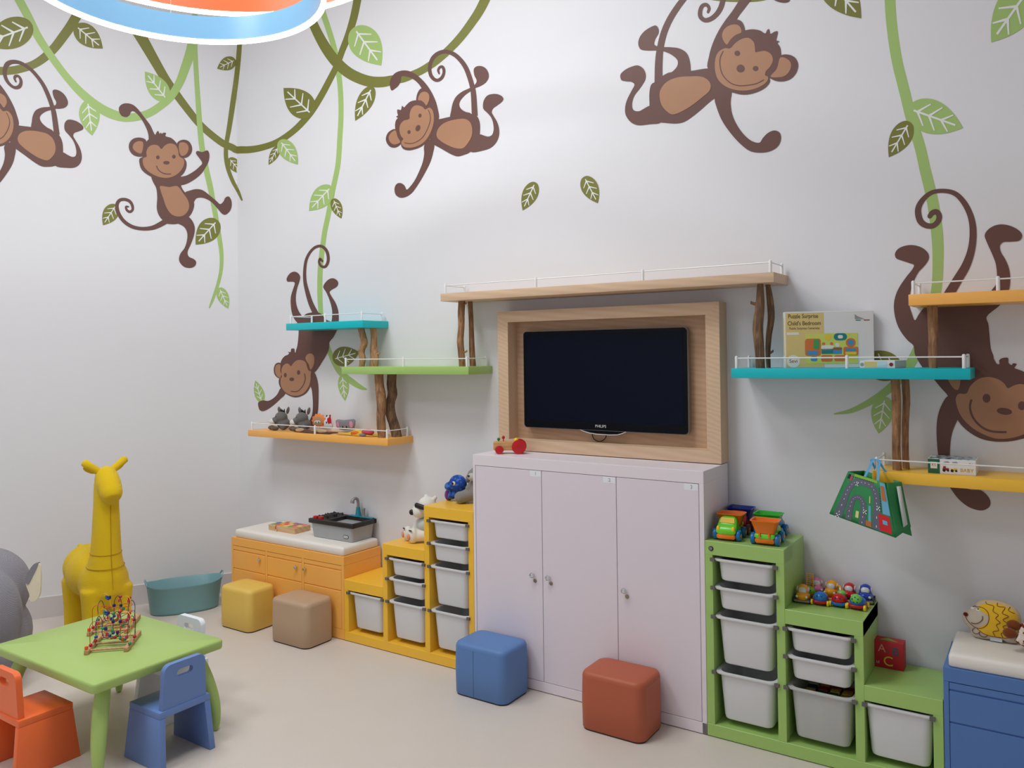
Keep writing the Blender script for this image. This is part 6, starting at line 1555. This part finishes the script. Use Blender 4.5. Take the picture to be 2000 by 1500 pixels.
# ------------------------------------------------------------------ cloth bag with a printed road map
M_bagg = mat('bag_green', rgb(44, 140, 78), rough=0.6, var=0.06, bump=0.2); M_road = mat('bag_road', rgb(96, 100, 118), rough=0.6, var=0.04)
M_bgl = mat('bag_light_green', rgb(136, 190, 60), rough=0.6); M_bagw = mat('bag_white', rgb(216, 226, 220), rough=0.6); M_bagr = mat('bag_red', rgb(208, 30, 40), rough=0.6); M_bagb = mat('bag_blue', rgb(110, 176, 210), rough=0.6, var=0.1); M_bagk = mat('bag_black', rgb(34, 34, 40), rough=0.6); M_bagbr = mat('bag_brown', rgb(188, 110, 60), rough=0.6, var=0.1); M_strap = mat('bag_strap', rgb(90, 176, 226), rough=0.6)
TLb, TRb, BRb, BLb = Vector((1.931, -0.262, 1.305)), Vector((2.098, -0.350, 1.279)), Vector((2.138, -0.372, 1.053)), Vector((1.846, -0.256, 1.106))
bg = thing('toy_bag', 'green cloth toy bag printed with a road map hanging from the yellow shelf rail', 'bag', (2.04, -0.3, 1.05), 0)
fN = (TRb-TLb).cross(BLb-TLb).normalized()
if fN.y > 0: fN = -fN
front = quadmap(TLb, TRb, BRb, BLb)
back_off = Vector((0.052, 0.085, -0.004))
def grid_panel(f, nu=8, nv=8, puff=0.008, n=None):
    vs = []; fs = []
    for j in range(nv+1):
        for i in range(nu+1):
            u, v = i/nu, j/nv; vs.append(f(u, v)+n*puff*sin(pi*u)*sin(pi*v)*(0.8+0.3*sin(5*u+3*v)))
    for j in range(nv):
        for i in range(nu):
            a = j*(nu+1)+i; fs.append((a, a+1, a+nu+2, a+nu+1))
    return MB().add(vs, fs)
def thick(mb, name, m, t_=0.0015):
    o = mb.build(name, m, bg, smooth=1.5); s_ = o.modifiers.new('solid', 'SOLIDIFY'); s_.thickness = t_; s_.offset = -1; return o
thick(grid_panel(front, n=fN), 'front_panel', M_bagg)
bk = lambda u, v: front(u, v)+back_off
thick(grid_panel(bk, n=-fN), 'back_panel', M_bagg)
side = quadmap(TRb+Vector((0.004, 0.002, 0)), TRb+back_off, BRb+back_off+Vector((-0.004, 0, 0.04)), BRb)
sN = Vector((0.9, -0.5, 0)).normalized()
thick(grid_panel(side, 4, 8, -0.012, sN), 'side_panel', M_bagg)
thick(grid_panel(quadmap(TLb, TLb+back_off, BLb+back_off, BLb), 4, 8, 0.01, -sN), 'side_panel', M_bagg)
thick(grid_panel(quadmap(BLb, BRb, BRb+back_off+Vector((-0.004, 0, 0.04)), BLb+back_off), 8, 4, 0.0, Vector((0, 0, 1))), 'bottom_panel', M_bagg)
thick(grid_panel(quadmap(side(0.55, 0.08)+sN*0.006, side(0.85, 0.08)+sN*0.004, side(0.8, 0.9)+sN*0.004, side(0.5, 0.9)+sN*0.006), 1, 1, 0, sN), 'white_trim', M_bagw)
def fpuff(u, v, l): return front(u, v)+fN*(0.008*sin(pi*u)*sin(pi*v)*(0.8+0.3*sin(5*u+3*v))+l)
def bag_strip(name, path, wid, m, l):
    S = crom([(a, b, wid) for a, b in path], False, 6); L_, R_, _ = stroke_pts([(s[0], s[1]) for s in S], [wid]*len(S), 1)
    n = len(L_); MB().add([fpuff(p[0], p[1], l) for p in L_]+[fpuff(p[0], p[1], l) for p in R_], [(i, i+1, n+i+1, n+i) for i in range(n-1)]).build(name, m, bg, smooth=1.5)
def bag_rect(name, u0, u1, v0, v1, m, l):
    MB().add([fpuff(a, b, l) for a, b in ((u0, v0), (u1, v0), (u1, v1), (u0, v1))], [(0, 1, 2, 3)]).build(name, m, bg, smooth=None)
outer_road = [(0.13, 0.98), (0.15, 0.6), (0.17, 0.35), (0.25, 0.19), (0.45, 0.13), (0.66, 0.15), (0.75, 0.3), (0.76, 0.55), (0.73, 0.98)]
inner_road = [(0.30, 0.98), (0.29, 0.7), (0.33, 0.5), (0.42, 0.45), (0.50, 0.52), (0.52, 0.7), (0.51, 0.98)]
bag_strip('road_print', outer_road, 0.135, M_road, 0.0022); bag_strip('road_print', inner_road, 0.10, M_road, 0.0024)
for rd, w_ in ((outer_road, 0.012), (inner_road, 0.010)):
    S = crom([p for p in rd], False, 5)
    for i in range(1, len(S)-1, 2):
        bag_strip('lane_dash', [tuple(S[i]), tuple(S[i]*0.5+S[i+1]*0.5)], w_, M_bagw, 0.0030)
for (u, v) in ((0.30, 0.15), (0.10, 0.93), (0.52, 0.66), (0.76, 0.5)):
    for i in range(3):
        for j in range(3): bag_rect('checker_print', u+i*0.02, u+i*0.02+0.02, v+j*0.028, v+j*0.028+0.028, M_bagk if (i+j) % 2 else M_bagw, 0.0034)
bag_rect('red_print', 0.78, 0.965, 0.64, 0.96, M_bagr, 0.0030); bag_rect('blue_print', 0.845, 0.92, 0.74, 0.82, M_bagb, 0.0038)
bag_rect('river_print', 0.86, 0.985, 0.02, 0.62, M_bagb, 0.0026); bag_rect('building_print', 0.875, 0.955, 0.08, 0.36, M_bagbr, 0.0034)
bag_rect('lime_print', 0.2, 0.8, 0.005, 0.06, M_bgl, 0.0026); bag_rect('field_print', 0.40, 0.45, 0.74, 0.88, mat('bag_cream', rgb(220, 220, 150)), 0.0030)
bag_rect('car_print', 0.05, 0.11, 0.04, 0.14, M_bagk, 0.0030); bag_rect('car_print', 0.13, 0.18, 0.05, 0.16, mat('bag_magenta', rgb(210, 50, 110)), 0.0030)
bag_rect('river_print', 0.61, 0.65, 0.55, 0.95, M_bagb, 0.0030); bag_rect('building_print', 0.57, 0.66, 0.86, 0.97, M_bagbr, 0.0032); bag_rect('field_print', 0.62, 0.64, 0.36, 0.5, mat('bag_cream', rgb(220, 220, 150)), 0.0030)
for k in range(14):
    u = 0.10+0.045*k; bag_rect('kerb_print', u, u+0.014, 0.058, 0.078, M_bagk, 0.0032)
for k in range(10): bag_rect('kerb_print', 0.828, 0.845, 0.14+0.048*k, 0.158+0.048*k, M_bagk, 0.0032)
hk = Vector((2.040, -0.229, 1.372))
for (u0, u1, bk_, dx) in ((0.45, 0.80, False, 0.0), (0.40, 0.75, True, 0.008)):
    p0, p1 = (front(u0, 0.02), front(u1, 0.02)); 
    if bk_: p0, p1 = p0+back_off, p1+back_off
    top = hk+Vector((0.004-dx, -0.012, -0.012+dx*0.3))
    S = crom([tuple(p0), tuple(p0.lerp(top, 0.55)+Vector((-0.006, -0.004, 0))), tuple(top+Vector((-0.012, 0.004, 0.0))), tuple(top+Vector((0, 0.008, 0.004))), tuple(top+Vector((0.012, 0.004, 0.0))), tuple(p1.lerp(top, 0.55)+Vector((0.008, -0.004, 0))), tuple(p1)], False, 5)
    mb = MB(); mb.loft([[(q[0]-0.005, q[1]-0.002, q[2]), (q[0]+0.005, q[1]-0.002, q[2]), (q[0]+0.005, q[1], q[2]), (q[0]-0.005, q[1], q[2])] for q in S]); mb.build('strap', M_strap, bg, smooth=1.0)

# ------------------------------------------------------------------ soft toys on the low orange shelf
OZ = 1.3119
M_dg = plush('donkey_grey', rgb(112, 108, 106), var=0.14); M_dw = plush('donkey_white', rgb(226, 222, 216), var=0.06); M_mane = plush('donkey_mane', rgb(34, 32, 34), var=0.3, scale=200); M_dbr = plush('donkey_hoof', rgb(104, 88, 76), var=0.15)
def donkey(label, x, y):
    t = thing('plush_donkey', label, 'plush toy', (x, y, OZ), 0, 'toy donkeys on the orange shelf')
    mb = MB()
    mb.ell((x, y, OZ+0.045), (0.055, 0.045, 0.045)); mb.ell((x-0.01, y-0.012, OZ+0.092), (0.052, 0.042, 0.042)); mb.ell((x-0.045, y-0.035, OZ+0.068), (0.034, 0.03, 0.027))
    mb.tube([(x+0.02, y-0.01, OZ+0.03), (x+0.04, y-0.05, OZ+0.02)], [0.022, 0.018], 10)
    blob('body', mb, M_dg, t, 0.006, 2)
    MB().ell((x-0.060, y-0.046, OZ+0.060), (0.030, 0.026, 0.025)).build('muzzle', M_dw, t, smooth=3)
    for s, dx in ((-1, -0.038), (1, 0.045)):
        MB().ell((x+dx, y+0.004*s, OZ+0.142), (0.013, 0.010, 0.029), 12, 8, Matrix.Rotation(0.35*s, 3, 'Y')).build('ear', M_dg, t, smooth=3)
        MB().ell((x+dx-0.001, y+0.004*s-0.008, OZ+0.141), (0.007, 0.004, 0.020), 10, 6, Matrix.Rotation(0.35*s, 3, 'Y')).build('inner_ear', M_dbr, t, smooth=3)
    mb = MB()
    for k in range(9):
        a = k*0.7; mb.tube([(x-0.005+0.012*cos(a), y+0.008*sin(a), OZ+0.125), (x-0.008+0.020*cos(a), y+0.012*sin(a)-0.004, OZ+0.148+0.006*sin(k*2.1))], [0.007, 0.002], 6)
    mb.build('mane', M_mane, t, smooth=1.0)
    MB().ell((x-0.022, y-0.050, OZ+0.098), (0.005, 0.003, 0.005)).build('eye', M_eyeb, t, smooth=3)
    for dx, dy in ((-0.075, -0.045), (-0.005, -0.075)): MB().ell((x+dx, y+dy, OZ+0.0155), (0.036, 0.022, 0.016)).build('foot', M_dbr, t, smooth=3)
    return t
donkey('grey toy donkey with a white muzzle nearer the shelf end', -2.035, -0.105)
donkey('grey toy donkey with a white muzzle nearer the lion puppet', -1.835, -0.085)
def puppet(name, label, out, y, T, m):
    p = Pillow(out, y, T); zb_ = min(q[1] for q in p.o); t = thing(name, label, 'hand puppet', (p.c[0], y, zb_), 0, 'animal hand puppets on the orange shelf')
    p.body().build('head', m, t, smooth=1.5); return p, t
bs = lambda x, y, Y=-0.06: tuple(ay(510+x/8, 780+y/8, Y)[[0, 2]])
def star(cx_, cy_, r0, r1, n): return [bs(cx_+(r1 if k % 2 else r0)*cos(pi*k/n), cy_+(r1 if k % 2 else r0)*1.05*sin(pi*k/n)) for k in range(2*n)]
zlim = OZ+0.001
def clampz(o): return [(p[0], max(p[1], zlim)) for p in o]
p, t = puppet('lion_puppet', 'orange felt lion hand puppet on the orange shelf', clampz(star(915, 330, 92, 112, 11)), -0.07, 0.016, mat('felt_orange', rgb(236, 138, 74), rough=0.95, bump=0.4))
p.patch([bs(925+60*cos(a*0.314), 345+75*sin(a*0.314)) for a in range(20)]).build('face', mat('felt_tan', rgb(186, 150, 110), rough=0.95, bump=0.4), t, smooth=1.5)
p.patch([bs(925+48*cos(a*0.314), 345+22*sin(a*0.314)) for a in range(20)], 0.003).build('eye_patch', M_eyew, t, smooth=1.5)
for xx in (905, 945):
    c = bs(xx, 352); MB().ell((c[0], -0.07-p.depth(c)-0.004, c[1]), (0.0045, 0.002, 0.0055)).build('eye', M_eyeb, t, smooth=3)
fo = clampz([bs(*q, -0.1) for q in [(985,440),(985,340),(1010,310),(1030,255),(1045,250),(1052,290),(1070,290),(1080,250),(1095,245),(1105,300),(1122,370),(1118,440)]])
p, t = puppet('fox_puppet', 'white and red felt puppet with black ear tips beside the lion', fo, -0.10, 0.012, mat('felt_white', rgb(232, 226, 228), rough=0.95, bump=0.4))
p.patch([bs(*q, -0.1) for q in [(1052,300),(1078,265),(1095,262),(1105,310),(1116,380),(1075,385),(1055,350)]]).build('red_side', mat('felt_red', rgb(196, 20, 44), rough=0.95), t, smooth=1.5)
for q in ((1036,262), (1086,258)):
    c = bs(*q, -0.1); MB().ell((c[0], -0.105, c[1]), (0.006, 0.006, 0.009)).build('ear_tip', M_mane, t, smooth=3)
c = bs(1042, 358, -0.1); MB().ell((c[0], -0.10-p.depth(c)-0.001, c[1]), (0.005, 0.003, 0.007)).build('eye', M_eyeb, t, smooth=3)
eo = clampz([bs(*q) for q in [(1165,330),(1200,310),(1250,318),(1300,322),(1350,318),(1400,312),(1450,306),(1475,330),(1470,400),(1455,450),(1420,455),(1390,475),(1300,480),(1235,470),(1190,450),(1172,400)]])
M_fgr = mat('felt_grey', rgb(140, 136, 146), rough=0.95, bump=0.4)
p, t = puppet('elephant_puppet', 'grey felt elephant hand puppet with pink ears on the orange shelf', eo, -0.06, 0.014, M_fgr)
M_pink = mat('felt_pink', rgb(222, 150, 184), rough=0.95)
p.patch([bs(*q) for q in [(1195,350),(1225,345),(1240,380),(1238,430),(1210,430),(1192,390)]]).build('inner_ear', M_pink, t, smooth=1.5); p.patch([bs(*q) for q in [(1400,345),(1435,340),(1450,380),(1440,440),(1410,445),(1400,390)]]).build('inner_ear', M_pink, t, smooth=1.5)
for xx in (1298, 1355):
    c = bs(xx, 428); MB().ell((c[0], -0.06-p.depth(c)-0.001, c[1]), (0.006, 0.003, 0.0075)).build('eye', M_eyeb, t, smooth=3)
def cloth(name, label, x0, x1, y0, y1, h, m, seed, edge=None):
    """crumpled piece of fabric lying on the shelf"""
    rnd_ = random.Random(seed); nu, nv = 22, 12; vs = []; fs = []; a = [rnd_.uniform(0, 6.28) for _ in range(6)]
    for j in range(nv+1):
        for i in range(nu+1):
            u, v = i/nu, j/nv
            z = 0.003+h*max(0.0, (0.5+0.5*sin(7*u+a[0]+2.2*v))*(0.5+0.5*sin(4*v+a[1]+3*u)))*sin(pi*u)**0.5*sin(pi*v)**0.4
            vs.append((x0+(x1-x0)*(u+0.03*sin(9*v+a[2])), y0+(y1-y0)*(v+0.06*sin(8*u+a[3])), OZ+z))
    for j in range(nv):
        for i in range(nu): k = j*(nu+1)+i; fs.append((k, k+1, k+nu+2, k+nu+1))
    t_ = thing(name, label, 'hand puppet', ((x0+x1)/2, (y0+y1)/2, OZ), 0, 'animal hand puppets on the orange shelf')
    o = MB().add(vs, fs).build('cloth', m, t_, smooth=2); s_ = o.modifiers.new('s', 'SOLIDIFY'); s_.thickness = 0.0022; s_.offset = 1
    return t_
M_fbr = mat('felt_brown', rgb(104, 74, 62), rough=0.95, bump=0.4); M_fbe = mat('felt_beige', rgb(206, 176, 146), rough=0.95, bump=0.4)
t = cloth('flat_puppet', 'crumpled brown and beige hand puppet lying on the orange shelf', -1.80, -1.46, -0.215, -0.115, 0.028, M_fbr, 2)
for cx_, cy_, r in ((-1.755, -0.195, 0.042), (-1.54, -0.19, 0.055)):
    MB().ell((cx_, cy_, OZ+0.016), (r, 0.024, 0.014)).build('paw', M_fbe, t, smooth=3)
t = cloth('flat_puppet', 'crumpled yellow hand puppet with orange and pink patches beside the driftwood post', -1.375, -1.05, -0.205, -0.055, 0.036, mat('felt_yellow', rgb(236, 190, 64), rough=0.95, bump=0.4), 5)
MB().ell((-1.215, -0.192, OZ+0.017), (0.040, 0.02, 0.015)).build('paw', mat('felt_orange2', rgb(236, 120, 40), rough=0.95), t, smooth=3)
MB().ell((-1.125, -0.165, OZ+0.026), (0.052, 0.03, 0.022)).build('pink_patch', mat('felt_rose', rgb(200, 80, 96), rough=0.95), t, smooth=3)
MB().ell((-1.135, -0.205, OZ+0.011), (0.030, 0.014, 0.010)).build('grey_patch', M_fgr, t, smooth=3)
